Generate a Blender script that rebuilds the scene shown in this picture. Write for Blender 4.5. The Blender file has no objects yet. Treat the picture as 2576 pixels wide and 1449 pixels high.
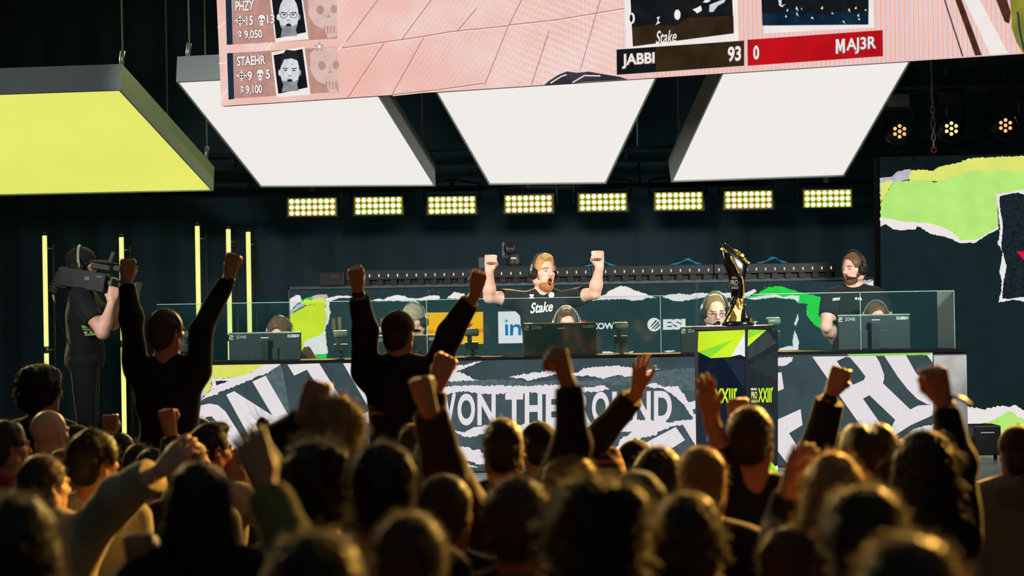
import bpy, bmesh, math, random
import numpy as np
from mathutils import Vector, Matrix
from mathutils.geometry import tessellate_polygon
sc = bpy.context.scene
COL = sc.collection
# ------------------------------------------------------------------ camera
IW, IH, FPX = 2576.0, 1449.0, 4760.0
CAMZ, PITCH, ROLL = 2.30, math.radians(0.39), math.radians(1.0)
fwd = Vector((0, math.cos(PITCH), math.sin(PITCH)))
r0 = Vector((1, 0, 0)); u0 = r0.cross(fwd)
cR = r0 * math.cos(ROLL) - u0 * math.sin(ROLL)
cU = u0 * math.cos(ROLL) + r0 * math.sin(ROLL)
CAM = Vector((0, 0, CAMZ))
cd = bpy.data.cameras.new('camera'); cam = bpy.data.objects.new('camera', cd); COL.objects.link(cam)
cam.matrix_world = Matrix(((cR.x, cU.x, -fwd.x, CAM.x), (cR.y, cU.y, -fwd.y, CAM.y), (cR.z, cU.z, -fwd.z, CAM.z), (0, 0, 0, 1)))
cd.sensor_width = 36.0; cd.lens = FPX / IW * 36.0; cd.clip_end = 200
cd.dof.use_dof = True; cd.dof.focus_distance = 14.0; cd.dof.aperture_fstop = 2.0
sc.camera = cam
# ------------------------------------------------------------------ view, world, stage lights
sc.view_settings.view_transform = 'Standard'; sc.view_settings.look = 'None'
sc.view_settings.exposure = 0.0; sc.view_settings.gamma = 1.0; sc.view_settings.use_curve_mapping = False
sc.cycles.max_bounces = 6; sc.cycles.transparent_max_bounces = 16; sc.cycles.sample_clamp_indirect = 3.0
w = bpy.data.worlds.new('World'); sc.world = w; w.use_nodes = True
w.node_tree.nodes['Background'].inputs[0].default_value = (0.42, 0.62, 0.66, 1)
w.node_tree.nodes['Background'].inputs[1].default_value = 0.085

def light(name, kind, loc, aim, energy, color, size=0.5, size_y=None, spot=None, blend=0.4):
    d = bpy.data.lights.new(name, kind); d.energy = energy; d.color = color
    if kind == 'AREA':
        d.size = size
        if size_y: d.shape = 'RECTANGLE'; d.size_y = size_y
    else:
        d.shadow_soft_size = size
    if kind == 'SPOT': d.spot_size = math.radians(spot); d.spot_blend = blend
    o = bpy.data.objects.new(name, d); COL.objects.link(o); o.location = loc
    o.rotation_euler = (Vector(aim) - Vector(loc)).to_track_quat('-Z', 'Y').to_euler()
    return o
# added front fill on the players: unseen area lights left and right
for wx, ax, pw in ((-4.5, 0.3, 58), (4.9, 1.2, 60)):
    o = light('front_fill', 'AREA', (wx, 10.2, 3.9), (ax, 15.0, 2.0), pw, (1.0, 0.95, 0.90), 1.2, 0.6); o.data.spread = math.radians(54)
light('panel_fill', 'SPOT', (-4.4, 10.8, 4.7), (-3.7, 14.7, 3.9), 120, (0.95, 1.0, 1.0), 0.1, spot=22)  # added unseen spot that brightens the shell of the yellow panel
light('panel_fill', 'SPOT', (-2.7, 11.0, 4.9), (-2.4, 14.7, 4.1), 330, (1.0, 1.0, 0.98), 0.1, spot=22)  # added likewise for the shell of the white panel beside it
# added teal fill hidden behind the screen, lifts the curtain like haze
o = light('curtain_fill', 'AREA', (0.6, 17.1, 1.25), (0.6, 18.5, 3.2), 15, (0.42, 0.95, 0.92), 7.5, 0.2)
# amber audience lamps: beyond the stage on the right, pointing back into the crowd
light('amber_light', 'SPOT', (7.6, 17.8, 6.6), (2.2, 6.0, 1.7), 34000, (1.0, 0.50, 0.08), 0.3, spot=44, blend=0.9)
light('amber_light', 'SPOT', (6.4, 18.0, 4.9), (1.2, 5.0, 1.6), 9500, (1.0, 0.55, 0.10), 0.3, spot=40, blend=0.8)
light('olive_light', 'SPOT', (-7.0, 18.2, 5.4), (-0.2, 4.5, 1.7), 2300, (1.0, 0.74, 0.28), 0.3, spot=60)  # added unseen backlight from the left for the crowd's olive rims
# yellow-green spot standing in for panel and tube glow on the camera operator
light('green_light', 'SPOT', (-2.0, 17.2, 5.6), (-3.1, 14.0, 2.2), 260, (0.85, 1.0, 0.12), 0.2, spot=50)

# ------------------------------------------------------------------ pixel <-> place
def ray(px, py):
    return fwd + cR * ((px - IW / 2) / FPX) + cU * ((IH / 2 - py) / FPX)
def PD(px, py, d): return CAM + ray(px, py) * d
def PY(px, py, Y):
    r = ray(px, py); return CAM + r * ((Y - CAM.y) / r.y)
def PP(px, py, o, n):
    r = ray(px, py); return CAM + r * ((o - CAM).dot(n) / r.dot(n))
# ------------------------------------------------------------------ materials
def lin(c):
    if isinstance(c, str): c = [int(c[i:i + 2], 16) for i in (0, 2, 4)]
    return tuple(((v / 255) / 12.92 if v / 255 <= 0.04045 else ((v / 255 + 0.055) / 1.055) ** 2.4) for v in c[:3])
MATS = {}
def mat(name, col, rough=0.6, metal=0.0, sheen=0.0, noise=0.12, scale=30.0, bump=0.0, spec=0.4):
    if name in MATS: return MATS[name]
    m = bpy.data.materials.new(name); m.use_nodes = True; nt = m.node_tree; b = nt.nodes['Principled BSDF']
    c = lin(col); MATS[name] = m
    tc = nt.nodes.new('ShaderNodeTexCoord'); nz = nt.nodes.new('ShaderNodeTexNoise'); nz.inputs['Scale'].default_value = scale
    nz.inputs['Detail'].default_value = 3
    nt.links.new(tc.outputs['Object'], nz.inputs['Vector'])
    rp = nt.nodes.new('ShaderNodeValToRGB')
    rp.color_ramp.elements[0].color = (*[v * (1 - noise) for v in c], 1); rp.color_ramp.elements[0].position = 0.3
    rp.color_ramp.elements[1].color = (*[min(1, v * (1 + noise)) for v in c], 1); rp.color_ramp.elements[1].position = 0.7
    nt.links.new(nz.outputs['Fac'], rp.inputs[0]); nt.links.new(rp.outputs[0], b.inputs['Base Color'])
    b.inputs['Roughness'].default_value = rough; b.inputs['Metallic'].default_value = metal
    b.inputs['Specular IOR Level'].default_value = spec
    if sheen:
        b.inputs['Sheen Weight'].default_value = sheen; b.inputs['Sheen Roughness'].default_value = 0.45
        b.inputs['Sheen Tint'].default_value = (*[min(1, v * 2 + 0.25) for v in c], 1)
    if bump:
        bp = nt.nodes.new('ShaderNodeBump'); bp.inputs['Strength'].default_value = bump; bp.inputs['Distance'].default_value = 0.01
        nt.links.new(nz.outputs['Fac'], bp.inputs['Height']); nt.links.new(bp.outputs[0], b.inputs['Normal'])
    return m
def emat(name, col, strength=1.0, noise=0.05, scale=14.0, stripe=0.0, freq=400.0, pitch2=None):
    """self-lit material (LED screen pixels, lamps): emission with a faint procedural mottle / LED column pattern"""
    if name in MATS: return MATS[name]
    m = bpy.data.materials.new(name); m.use_nodes = True; nt = m.node_tree; MATS[name] = m
    nt.nodes.remove(nt.nodes['Principled BSDF'])
    c = lin(col); e = nt.nodes.new('ShaderNodeEmission'); e.inputs['Strength'].default_value = strength
    tc = nt.nodes.new('ShaderNodeTexCoord'); nz = nt.nodes.new('ShaderNodeTexNoise'); nz.inputs['Scale'].default_value = scale
    nz.inputs['Detail'].default_value = 4
    nt.links.new(tc.outputs['Object'], nz.inputs['Vector'])
    rp = nt.nodes.new('ShaderNodeValToRGB')
    rp.color_ramp.elements[0].color = (*[v * (1 - noise) for v in c], 1); rp.color_ramp.elements[0].position = 0.35
    rp.color_ramp.elements[1].color = (*[v * (1 + noise) for v in c], 1); rp.color_ramp.elements[1].position = 0.65
    nt.links.new(nz.outputs['Fac'], rp.inputs[0]); out = rp.outputs[0]
    if stripe:
        wv = nt.nodes.new('ShaderNodeTexWave'); wv.inputs['Scale'].default_value = freq; wv.bands_direction = 'X'
        wv.inputs['Distortion'].default_value = 0.0
        nt.links.new(tc.outputs['Object'], wv.inputs['Vector'])
        mx = nt.nodes.new('ShaderNodeMix'); mx.data_type = 'RGBA'; mx.blend_type = 'MULTIPLY'; mx.inputs[0].default_value = stripe
        nt.links.new(out, mx.inputs[6]); nt.links.new(wv.outputs['Color'], mx.inputs[7]); out = mx.outputs[2]
    nt.links.new(out, e.inputs['Color']); nt.links.new(e.outputs[0], nt.nodes['Material Output'].inputs[0])
    return m
# ------------------------------------------------------------------ objects
def tag(o, label=None, cat=None, group=None, kind=None):
    if label: o['label'] = label
    if cat: o['category'] = cat
    if group: o['group'] = group
    if kind: o['kind'] = kind
    return o
def thing(name, label, cat, loc=(0, 0, 0), group=None):
    o = bpy.data.objects.new(name, None); COL.objects.link(o); o.location = loc; o.empty_display_size = 0.1
    return tag(o, label, cat, group)
def link(name, me, parent=None):
    o = bpy.data.objects.new(name, me); COL.objects.link(o)
    if parent is not None:
        o.parent = parent
        l = parent.location.copy(); q = parent.parent
        while q is not None: l += q.location; q = q.parent
        o.location = -l          # meshes are modelled in world coordinates
    return o
def smooth(pts, n=6):
    P = [Vector(p) for p in pts]; out = []
    for i in range(len(P) - 1):
        a, b, c, d = P[max(i - 1, 0)], P[i], P[i + 1], P[min(i + 2, len(P) - 1)]
        for j in range(n):
            t = j / n; out.append(0.5 * ((2 * b) + (c - a) * t + (2 * a - 5 * b + 4 * c - d) * t * t + (3 * b - a - 3 * c + d) * t ** 3))
    return out + [P[-1]]
class MB:
    def __init__(s): s.v = []; s.f = []; s.m = []; s.sm = []; s.mats = []
    def mi(s, m):
        if m not in s.mats: s.mats.append(m)
        return s.mats.index(m)
    def add(s, vs, fs, m, smooth=False):
        n = len(s.v); s.v += [tuple(v) for v in vs]; i = s.mi(m)
        for f in fs: s.f.append([a + n for a in f]); s.m.append(i); s.sm.append(smooth)
        return s
    def box(s, c, size, m, R=None, bev=0.0):
        c = Vector(c); h = Vector(size) / 2; R = R or Matrix.Identity(3)
        if not bev:
            vs = [c + R @ Vector((x * h.x, y * h.y, z * h.z)) for x in (-1, 1) for y in (-1, 1) for z in (-1, 1)]
            return s.add(vs, [(0, 1, 3, 2), (4, 6, 7, 5), (0, 4, 5, 1), (2, 3, 7, 6), (0, 2, 6, 4), (1, 5, 7, 3)], m)
        bm = bmesh.new(); bmesh.ops.create_cube(bm, size=1.0)
        for v in bm.verts: v.co = Vector((v.co.x * size[0], v.co.y * size[1], v.co.z * size[2]))
        bmesh.ops.bevel(bm, geom=list(bm.edges), offset=bev, segments=2, affect='EDGES', profile=0.6)
        bm.verts.index_update()
        s.add([c + R @ v.co for v in bm.verts], [[v.index for v in f.verts] for f in bm.faces], m); bm.free(); return s
    def hexa(s, b, t, m):
        """b, t: four bottom and four top corners"""
        return s.add(list(b) + list(t), [(3, 2, 1, 0), (4, 5, 6, 7), (0, 1, 5, 4), (1, 2, 6, 5), (2, 3, 7, 6), (3, 0, 4, 7)], m)
    def tube(s, pts, r, m, n=8, cap=True, closed=False):
        pts = [Vector(p) for p in pts]; rs = r if isinstance(r, (list, tuple)) else [r] * len(pts)
        vs = []; fs = []; prev = None; N = len(pts)
        for i, p in enumerate(pts):
            if closed: t = pts[(i + 1) % N] - pts[i - 1]
            else: t = pts[min(i + 1, N - 1)] - pts[max(i - 1, 0)]
            if t.length < 1e-9: t = Vector((0, 0, 1))
            t.normalize()
            a = prev if prev is not None else (Vector((0, 0, 1)) if abs(t.z) < 0.9 else Vector((1, 0, 0)))
            a = (a - t * a.dot(t)).normalized(); b = t.cross(a); prev = a
            for k in range(n):
                g = 2 * math.pi * k / n; vs.append(p + (a * math.cos(g) + b * math.sin(g)) * rs[i])
        for i in range(N if closed else N - 1):
            for k in range(n):
                j = (i + 1) % N; fs.append((i * n + k, i * n + (k + 1) % n, j * n + (k + 1) % n, j * n + k))
        if cap and not closed:
            fs.append(list(range(n))[::-1]); fs.append([(N - 1) * n + k for k in range(n)])
        return s.add(vs, fs, m, True)
    def lathe(s, c, axis, prof, m, n=24):
        """prof: (radius, distance along axis)"""
        c = Vector(c); t = Vector(axis).normalized(); a = Vector((0, 0, 1)) if abs(t.z) < 0.9 else Vector((1, 0, 0))
        a = (a - t * a.dot(t)).normalized(); b = t.cross(a); vs = []; fs = []
        for r, h in prof:
            for k in range(n):
                g = 2 * math.pi * k / n; vs.append(c + t * h + (a * math.cos(g) + b * math.sin(g)) * max(r, 1e-4))
        for i in range(len(prof) - 1):
            for k in range(n): fs.append((i * n + k, i * n + (k + 1) % n, (i + 1) * n + (k + 1) % n, (i + 1) * n + k))
        fs.append(list(range(n))[::-1]); fs.append([(len(prof) - 1) * n + k for k in range(n)])
        return s.add(vs, fs, m, True)
    def ball(s, c, r, m, n=12, sc3=(1, 1, 1), R=None):
        c = Vector(c); R = R or Matrix.Identity(3); vs = []; fs = []
        h = n // 2 + 1
        for i in range(h):
            a = math.pi * i / (h - 1)
            for k in range(n):
                g = 2 * math.pi * k / n
                vs.append(c + R @ Vector((math.sin(a) * math.cos(g) * r * sc3[0], math.sin(a) * math.sin(g) * r * sc3[1], math.cos(a) * r * sc3[2])))
        for i in range(h - 1):
            for k in range(n): fs.append((i * n + k, (i + 1) * n + k, (i + 1) * n + (k + 1) % n, i * n + (k + 1) % n))
        return s.add(vs, fs, m, True)
    def mesh(s, name):
        me = bpy.data.meshes.new(name); me.from_pydata(s.v, [], s.f)
        for m in s.mats: me.materials.append(m)
        me.polygons.foreach_set('material_index', s.m); me.polygons.foreach_set('use_smooth', s.sm); me.update()
        return me
    def build(s, name, parent=None, kind=None):
        o = link(name, s.mesh(name), parent)
        if kind: o['kind'] = kind
        return o
# ------------------------------------------------------------------ flat graphics on a screen plane
_font = {}
def glyphs(txt, bold=0.02, shear=0.0):
    key = (txt, bold, shear)
    if key in _font: return _font[key]
    cu = bpy.data.curves.new('t', 'FONT'); cu.body = txt; cu.offset = bold; cu.shear = shear; cu.resolution_u = 6
    o = bpy.data.objects.new('t', cu); COL.objects.link(o); bpy.context.view_layer.update()
    me = o.to_mesh(); vs = [v.co.copy() for v in me.vertices]; fs = [list(p.vertices) for p in me.polygons]
    o.to_mesh_clear(); bpy.data.objects.remove(o); bpy.data.curves.remove(cu)
    x0 = min(v.x for v in vs); x1 = max(v.x for v in vs); y0 = min(v.y for v in vs); y1 = max(v.y for v in vs)
    vs = [((v.x - x0) / (x1 - x0), (v.y - y0) / (y1 - y0)) for v in vs]
    _font[key] = (vs, fs); return _font[key]
def rough(pts, amp=2.0, step=7.0, seed=1, closed=True):
    rnd = random.Random(seed); out = []; n = len(pts)
    for i in range(n if closed else n - 1):
        a = pts[i]; b = pts[(i + 1) % n]; L = math.hypot(b[0] - a[0], b[1] - a[1]); k = max(1, int(L / step))
        for j in range(k):
            t = j / k; q = 0 if j == 0 else 1
            out.append((a[0] + (b[0] - a[0]) * t + q * rnd.uniform(-amp, amp), a[1] + (b[1] - a[1]) * t + q * rnd.uniform(-amp, amp)))
    if not closed: out.append(pts[-1])
    return out
class Flat:
    """flat picture on a plane: polygons and lettering given by where they sit on the screen face"""
    def __init__(s, o, n, lift=0.0008): s.o = Vector(o); s.n = Vector(n).normalized(); s.lift = lift; s.mb = MB()
    def p(s, x, y, l=0): return PP(x, y, s.o + s.n * (l * s.lift), s.n)
    def poly(s, pts, m, l=1, torn=0, seed=1, step=7):
        if torn: pts = rough(pts, torn * 1.4, step * 0.6, seed)
        vs = [Vector((a, b, 0)) for a, b in pts]
        s.mb.add([s.p(a, b, l) for a, b in pts], [t for t in tessellate_polygon([vs])], m); return s
    def line(s, pts, wd, m, l=1):
        for (a, b) in zip(pts[:-1], pts[1:]):
            d = Vector((b[0] - a[0], b[1] - a[1])); d.normalize(); q = (-d.y * wd / 2, d.x * wd / 2)
            s.poly([(a[0] + q[0], a[1] + q[1]), (b[0] + q[0], b[1] + q[1]), (b[0] - q[0], b[1] - q[1]), (a[0] - q[0], a[1] - q[1])], m, l)
        return s
    def disc(s, cx, cy, rx, m, l=1, ry=None, n=20):
        ry = ry or rx
        return s.poly([(cx + rx * math.cos(2 * math.pi * k / n), cy + ry * math.sin(2 * math.pi * k / n)) for k in range(n)], m, l)
    def text(s, txt, tl, tr, br, bl, m, l=2, bold=0.02, shear=0.0):
        vs, fs = glyphs(txt, bold, shear); q = []
        for u, v in vs:
            a = (tl[0] + (tr[0] - tl[0]) * u, tl[1] + (tr[1] - tl[1]) * u); b = (bl[0] + (br[0] - bl[0]) * u, bl[1] + (br[1] - bl[1]) * u)
            q.append(s.p(b[0] + (a[0] - b[0]) * v, b[1] + (a[1] - b[1]) * v, l))
        s.mb.add(q, fs, m); return s
    def rect(s, x0, y0, x1, y1, txt, m, l=2, bold=0.02, skew=0.0):
        return s.text(txt, (x0, y0), (x1, y0 + skew), (x1, y1 + skew), (x0, y1), m, l, bold)
# ------------------------------------------------------------------ soft bodies: blended distance fields turned into one continuous surface
f32 = np.float32
def V(*a): return np.array(a, dtype=np.float64)
class Sdf:
    def __init__(s): s.p = []
    def cap(s, a, b, ra, rb=None, k=0.02, op=1, flat=False):
        s.p.append(('cap', np.array(a, float), np.array(b, float), float(ra), float(ra if rb is None else rb), k, op, flat)); return s
    def ell(s, c, r, R=None, k=0.02, op=1):
        s.p.append(('ell', np.array(c, float), np.array(r, float), np.eye(3) if R is None else np.array(R, float), k, op)); return s
    def cut(s, c, n):
        """keep the side the normal n points away from"""
        s.p.append(('cut', np.array(c, float), np.array(n, float) / np.linalg.norm(n))); return s
    def bounds(s):
        lo = np.full(3, 1e9); hi = -lo
        for q in s.p:
            if q[0] == 'cap' and q[6] > 0:
                lo = np.minimum(lo, np.minimum(q[1] - q[3], q[2] - q[4])); hi = np.maximum(hi, np.maximum(q[1] + q[3], q[2] + q[4]))
            elif q[0] == 'ell' and q[5] > 0:
                e = np.sqrt(((q[3] * q[2][None, :]) ** 2).sum(1)); lo = np.minimum(lo, q[1] - e); hi = np.maximum(hi, q[1] + e)
        return lo, hi
    def mesh(s, name, h, mats, noise=None, paint=None):
        lo, hi = s.bounds(); lo = lo - 3 * h - 0.03; hi = hi + 3 * h + 0.03
        n = np.ceil((hi - lo) / h).astype(int) + 1
        ax = [(lo[i] + h * np.arange(n[i])).astype(f32) for i in range(3)]
        F = np.full(n, 0.5, dtype=f32)
        for q in s.p:
            if q[0] == 'cut':
                d = ((ax[0] - q[1][0]) * q[2][0])[:, None, None] + ((ax[1] - q[1][1]) * q[2][1])[None, :, None] + ((ax[2] - q[1][2]) * q[2][2])[None, None, :]
                np.maximum(F, d.astype(f32), out=F); continue
            if q[0] == 'cap': k, op = q[5], q[6]; l0 = np.minimum(q[1] - q[3], q[2] - q[4]); h0 = np.maximum(q[1] + q[3], q[2] + q[4])
            else: k, op = q[4], q[5]; e = np.sqrt(((q[3] * q[2][None, :]) ** 2).sum(1)); l0 = q[1] - e; h0 = q[1] + e
            pad = k + 3 * h + 0.012
            i0 = np.clip(((l0 - pad - lo) / h).astype(int), 0, n - 1); i1 = np.clip(((h0 + pad - lo) / h).astype(int) + 2, 1, n)
            if np.any(i1 <= i0): continue
            sl = tuple(slice(i0[i], i1[i]) for i in range(3))
            X = ax[0][sl[0]][:, None, None]; Y = ax[1][sl[1]][None, :, None]; Z = ax[2][sl[2]][None, None, :]
            if q[0] == 'cap':
                a, b = q[1], q[2]; ab = b - a; L2 = max(float(ab @ ab), 1e-12)
                t0 = ((X - a[0]) * ab[0] + (Y - a[1]) * ab[1] + (Z - a[2]) * ab[2]) / L2; t = np.clip(t0, 0, 1)
                d = np.sqrt((X - a[0] - t * ab[0]) ** 2 + (Y - a[1] - t * ab[1]) ** 2 + (Z - a[2] - t * ab[2]) ** 2) - (q[3] + (q[4] - q[3]) * t)
                if q[7]: d = np.maximum(d, (t0 - 1) * math.sqrt(L2))
            else:
                R = q[3]; r = q[2]; dx = X - q[1][0]; dy = Y - q[1][1]; dz = Z - q[1][2]
                u = [(dx * R[0, i] + dy * R[1, i] + dz * R[2, i]) / r[i] for i in range(3)]
                k0 = np.sqrt(u[0] ** 2 + u[1] ** 2 + u[2] ** 2); k1 = np.sqrt((u[0] / r[0]) ** 2 + (u[1] / r[1]) ** 2 + (u[2] / r[2]) ** 2)
                d = k0 * (k0 - 1) / np.maximum(k1, 1e-6)
            d = d.astype(f32); G = F[sl]
            if op > 0:
                w = np.clip(0.5 + 0.5 * (G - d) / k, 0, 1); F[sl] = G * (1 - w) + d * w - k * w * (1 - w)
            else:
                d = -d; w = np.clip(0.5 - 0.5 * (G - d) / k, 0, 1); F[sl] = G * (1 - w) + d * w + k * w * (1 - w)
        if noise is not None:
            F += noise(ax[0][:, None, None], ax[1][None, :, None], ax[2][None, None, :]).astype(f32)
        # surface nets
        ins = F < 0; c = ins.astype(np.int8); cnt = np.zeros(n - 1, np.int8)
        for dx in (0, 1):
            for dy in (0, 1):
                for dz in (0, 1): cnt += c[dx:n[0] - 1 + dx, dy:n[1] - 1 + dy, dz:n[2] - 1 + dz]
        act = (cnt > 0) & (cnt < 8); idx = np.argwhere(act)
        if len(idx) == 0: return bpy.data.meshes.new(name)
        ids = np.full(n - 1, -1, np.int32); ids[act] = np.arange(len(idx))
        acc = np.zeros((len(idx), 3)); num = np.zeros(len(idx))
        I, J, K = idx.T
        for axis in range(3):
            for o1 in (0, 1):
                for o2 in (0, 1):
                    off = [0, 0, 0]; oth = [i for i in range(3) if i != axis]; off[oth[0]] = o1; off[oth[1]] = o2
                    v0 = F[I + off[0], J + off[1], K + off[2]]; of2 = list(off); of2[axis] = 1
                    v1 = F[I + of2[0], J + of2[1], K + of2[2]]; mk = (v0 < 0) != (v1 < 0)
                    t = np.where(mk, v0 / np.where(mk, v0 - v1, 1), 0); p = np.tile(np.array(off, float), (len(idx), 1)); p[:, axis] += t
                    acc += p * mk[:, None]; num += mk
        verts = lo + h * (idx + acc / num[:, None])
        quads = []
        for axis in range(3):
            a, b = [(1, 2), (2, 0), (0, 1)][axis]
            s0 = [slice(None)] * 3; s1 = [slice(None)] * 3; s0[axis] = slice(0, -1); s1[axis] = slice(1, None)
            e = np.argwhere(ins[tuple(s0)] != ins[tuple(s1)])
            ok = (e[:, a] > 0) & (e[:, b] > 0) & (e[:, a] < n[a] - 1) & (e[:, b] < n[b] - 1); e = e[ok]
            def cell(da, db):
                g = e.copy(); g[:, a] += da; g[:, b] += db; return ids[g[:, 0], g[:, 1], g[:, 2]]
            Q = np.stack([cell(-1, -1), cell(0, -1), cell(0, 0), cell(-1, 0)], 1)
            fl = ~ins[e[:, 0], e[:, 1], e[:, 2]]; Q[fl] = Q[fl][:, ::-1]; quads.append(Q)
        Q = np.concatenate(quads); Q = Q[(Q >= 0).all(1)]
        me = bpy.data.meshes.new(name); me.vertices.add(len(verts)); me.vertices.foreach_set('co', verts.astype(f32).ravel())
        me.loops.add(Q.size); me.loops.foreach_set('vertex_index', Q.astype(np.int32).ravel())
        me.polygons.add(len(Q)); me.polygons.foreach_set('loop_start', np.arange(0, Q.size, 4, dtype=np.int32))
        me.polygons.foreach_set('use_smooth', np.ones(len(Q), bool))
        for m in mats: me.materials.append(m)
        if paint is not None:
            fc = verts[Q].mean(1); me.polygons.foreach_set('material_index', paint(fc).astype(np.int32))
        me.update(calc_edges=True); return me
def wob(seed, amp, freq, n=5):
    rnd = np.random.RandomState(seed); W = rnd.normal(size=(n, 3)); W /= np.linalg.norm(W, axis=1)[:, None]
    W *= freq * rnd.uniform(0.6, 1.6, size=(n, 1)); ph = rnd.uniform(0, 6.28, n)
    def fn(X, Y, Z):
        r = 0
        for i in range(n): r = r + np.sin(X * W[i, 0] + Y * W[i, 1] + Z * W[i, 2] + ph[i])
        return r * (amp / n)
    return fn
def Rz(a): c, s = math.cos(a), math.sin(a); return np.array([[c, -s, 0], [s, c, 0], [0, 0, 1]])
def Rx(a): c, s = math.cos(a), math.sin(a); return np.array([[1, 0, 0], [0, c, -s], [0, s, c]])
def Ry(a): c, s = math.cos(a), math.sin(a); return np.array([[c, 0, s], [0, 1, 0], [-s, 0, c]])
# ------------------------------------------------------------------ materials
M_floor = mat('hall_floor', '17181a', 0.7); M_stage = mat('stage_floor', '8a918e', 0.35, noise=0.2, scale=6)
M_curtain = mat('curtain_cloth', '26343a', 0.95, noise=0.10, scale=40, spec=0.1); M_wall = mat('side_wall', '141817', 0.9)
M_blk = mat('black_metal', '121416', 0.45); M_dk = mat('dark_plastic', '1c2224', 0.5); M_gry = mat('grey_plastic', '4c5452', 0.5)
M_alu = mat('brushed_aluminium', '6f7775', 0.4, 0.8); M_shell = mat('panel_shell', '8b9391', 0.55, noise=0.05)
M_steel = mat('steel_wire', '8d9794', 0.35, 0.6); M_truss = mat('truss_tube', '3c484a', 0.4, 0.5)
M_white = mat('white_plastic', 'd8dcd6', 0.5); M_red = mat('red_plastic', 'b01822', 0.5); M_blue = mat('blue_cable', '1a78a8', 0.5)
# ------------------------------------------------------------------ room
STZ = 1.05
MB().box((0, 6, -0.05), (18, 29, 0.1), M_floor).build('floor', kind='structure')
m = MB(); vs = []; fs = []; N = 260
for i in range(N + 1):
    x = -8.4 + 16.8 * i / N; y = 18.55 + 0.02 * math.sin(x * 16 + 0.7 * math.sin(x * 3.1)) + 0.02 * math.sin(x * 41)
    vs += [(x, y, 0), (x, y, 9)]
for i in range(N): fs.append((2 * i, 2 * i + 2, 2 * i + 3, 2 * i + 1))
m.add(vs, fs, M_curtain, True); m.box((0, 18.75, 4.5), (17, 0.1, 9), M_wall); m.build('wall_back', kind='structure')
MB().box((-8.45, 6, 4.5), (0.1, 29, 9), M_wall).build('wall_left', kind='structure')
MB().box((8.45, 6, 4.5), (0.1, 29, 9), M_wall).build('wall_right', kind='structure')
# stage deck with lit edge
t = thing('stage_platform', 'raised grey stage deck under the players with a lit front edge', 'stage', (0, 12.6, 0))
MB().box((0, 15.45, STZ / 2 - 0.01), (15.6, 5.7, STZ - 0.02), M_blk).build('base', t)
MB().box((0, 15.45, STZ - 0.01), (15.6, 5.7, 0.02), M_stage).build('deck', t)
MB().box((0, 12.588, STZ - 0.012), (15.6, 0.022, 0.018), emat('edge_glow', 'fff0b0', 1.3)).build('light_strip', t)
# ------------------------------------------------------------------ hanging light panels
def panel(label, px, ycol, col, cables, dn=14.7, df=16.2, th=0.236):
    """px: near-left, near-right, far-right, far-left corners of the glowing underside"""
    q = [PY(px[0][0], px[0][1], dn), PY(px[1][0], px[1][1], dn), PY(px[2][0], px[2][1], df), PY(px[3][0], px[3][1], df)]
    c = sum(q, Vector()) / 4; t = thing('hanging_light_panel', label, 'light panel', c, 'square light panels above the stage')
    up = (q[1] - q[0]).cross(q[3] - q[0]).normalized() * th
    ins = [v + (c - v).normalized() * 0.02 for v in q]
    sh = MB()
    top = [v + up for v in q]
    for i in range(4):
        j = (i + 1) % 4; sh.add([q[i], q[j], top[j], top[i]], [(0, 1, 2, 3)], M_shell)
        ii = ins[i] + up * 0.12; ij = ins[j] + up * 0.12
        sh.add([q[i], q[j], ins[j], ins[i]], [(3, 2, 1, 0)], M_shell); sh.add([ins[i], ins[j], ij, ii], [(0, 1, 2, 3)], M_shell)
    sh.add(top, [(0, 1, 2, 3)], M_shell); sh.build('shell', t)
    # stretched diffuser, slightly domed so it is a real skin
    d = MB(); n = 14; vs = []
    for a in range(n + 1):
        for b in range(n + 1):
            u, v = a / n, b / n; p = (ins[0] * (1 - u) + ins[1] * u) * (1 - v) + (ins[3] * (1 - u) + ins[2] * u) * v
            vs.append(p + up * (0.05 + 0.03 * math.sin(math.pi * u) * math.sin(math.pi * v)))
    d.add(vs, [(a * (n + 1) + b, (a + 1) * (n + 1) + b, (a + 1) * (n + 1) + b + 1, a * (n + 1) + b + 1) for a in range(n) for b in range(n)], col, True)
    d.build('diffuser', t)
    for u, v in cables:
        p = (q[0] * (1 - u) + q[1] * u) * (1 - v) + (q[3] * (1 - u) + q[2] * u) * v + up
        w = MB(); w.tube([p, p + Vector((0, 0, 0.05)), p + Vector((0.01, 0, 0.12))], 0.02, M_steel)
        w.tube([p + Vector((0.01, 0, 0.1)), p + Vector((0, 0, 3.2))], 0.007, M_steel); w.build('suspension_cable', t)
E_yel = emat('yellow_diffuser', 'e2e76a', 1.0, noise=0.05, scale=0.5); E_wht = emat('white_diffuser', 'f0ece8', 1.0, noise=0.01, scale=0.6)
panel('yellow glowing hanging panel, leftmost of the four', [(-300, 247), (303, 226), (537, 481), (-70, 495)], 0, E_yel, [(0.99, 0.02), (0.99, 0.93), (0.3, 0.05)])
panel('white glowing hanging panel beside the yellow one', [(443, 206), (917, 181), (1096, 469), (655, 472)], 0, E_wht, [(0.05, 0.02), (0.3, 0.02), (0.95, 0.93)])
panel('white glowing hanging panel in the middle, third from left', [(1066, 181), (1671, 158), (1525, 463), (1230, 466)], 0, E_wht, [(0.1, 0.1), (0.9, 0.1)])
panel('white glowing hanging panel, rightmost of the four', [(1824, 167), (2306, 130), (2124, 445), (1688, 459)], 0, E_wht, [(0.03, 0.9), (0.5, 0.05)])
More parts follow.
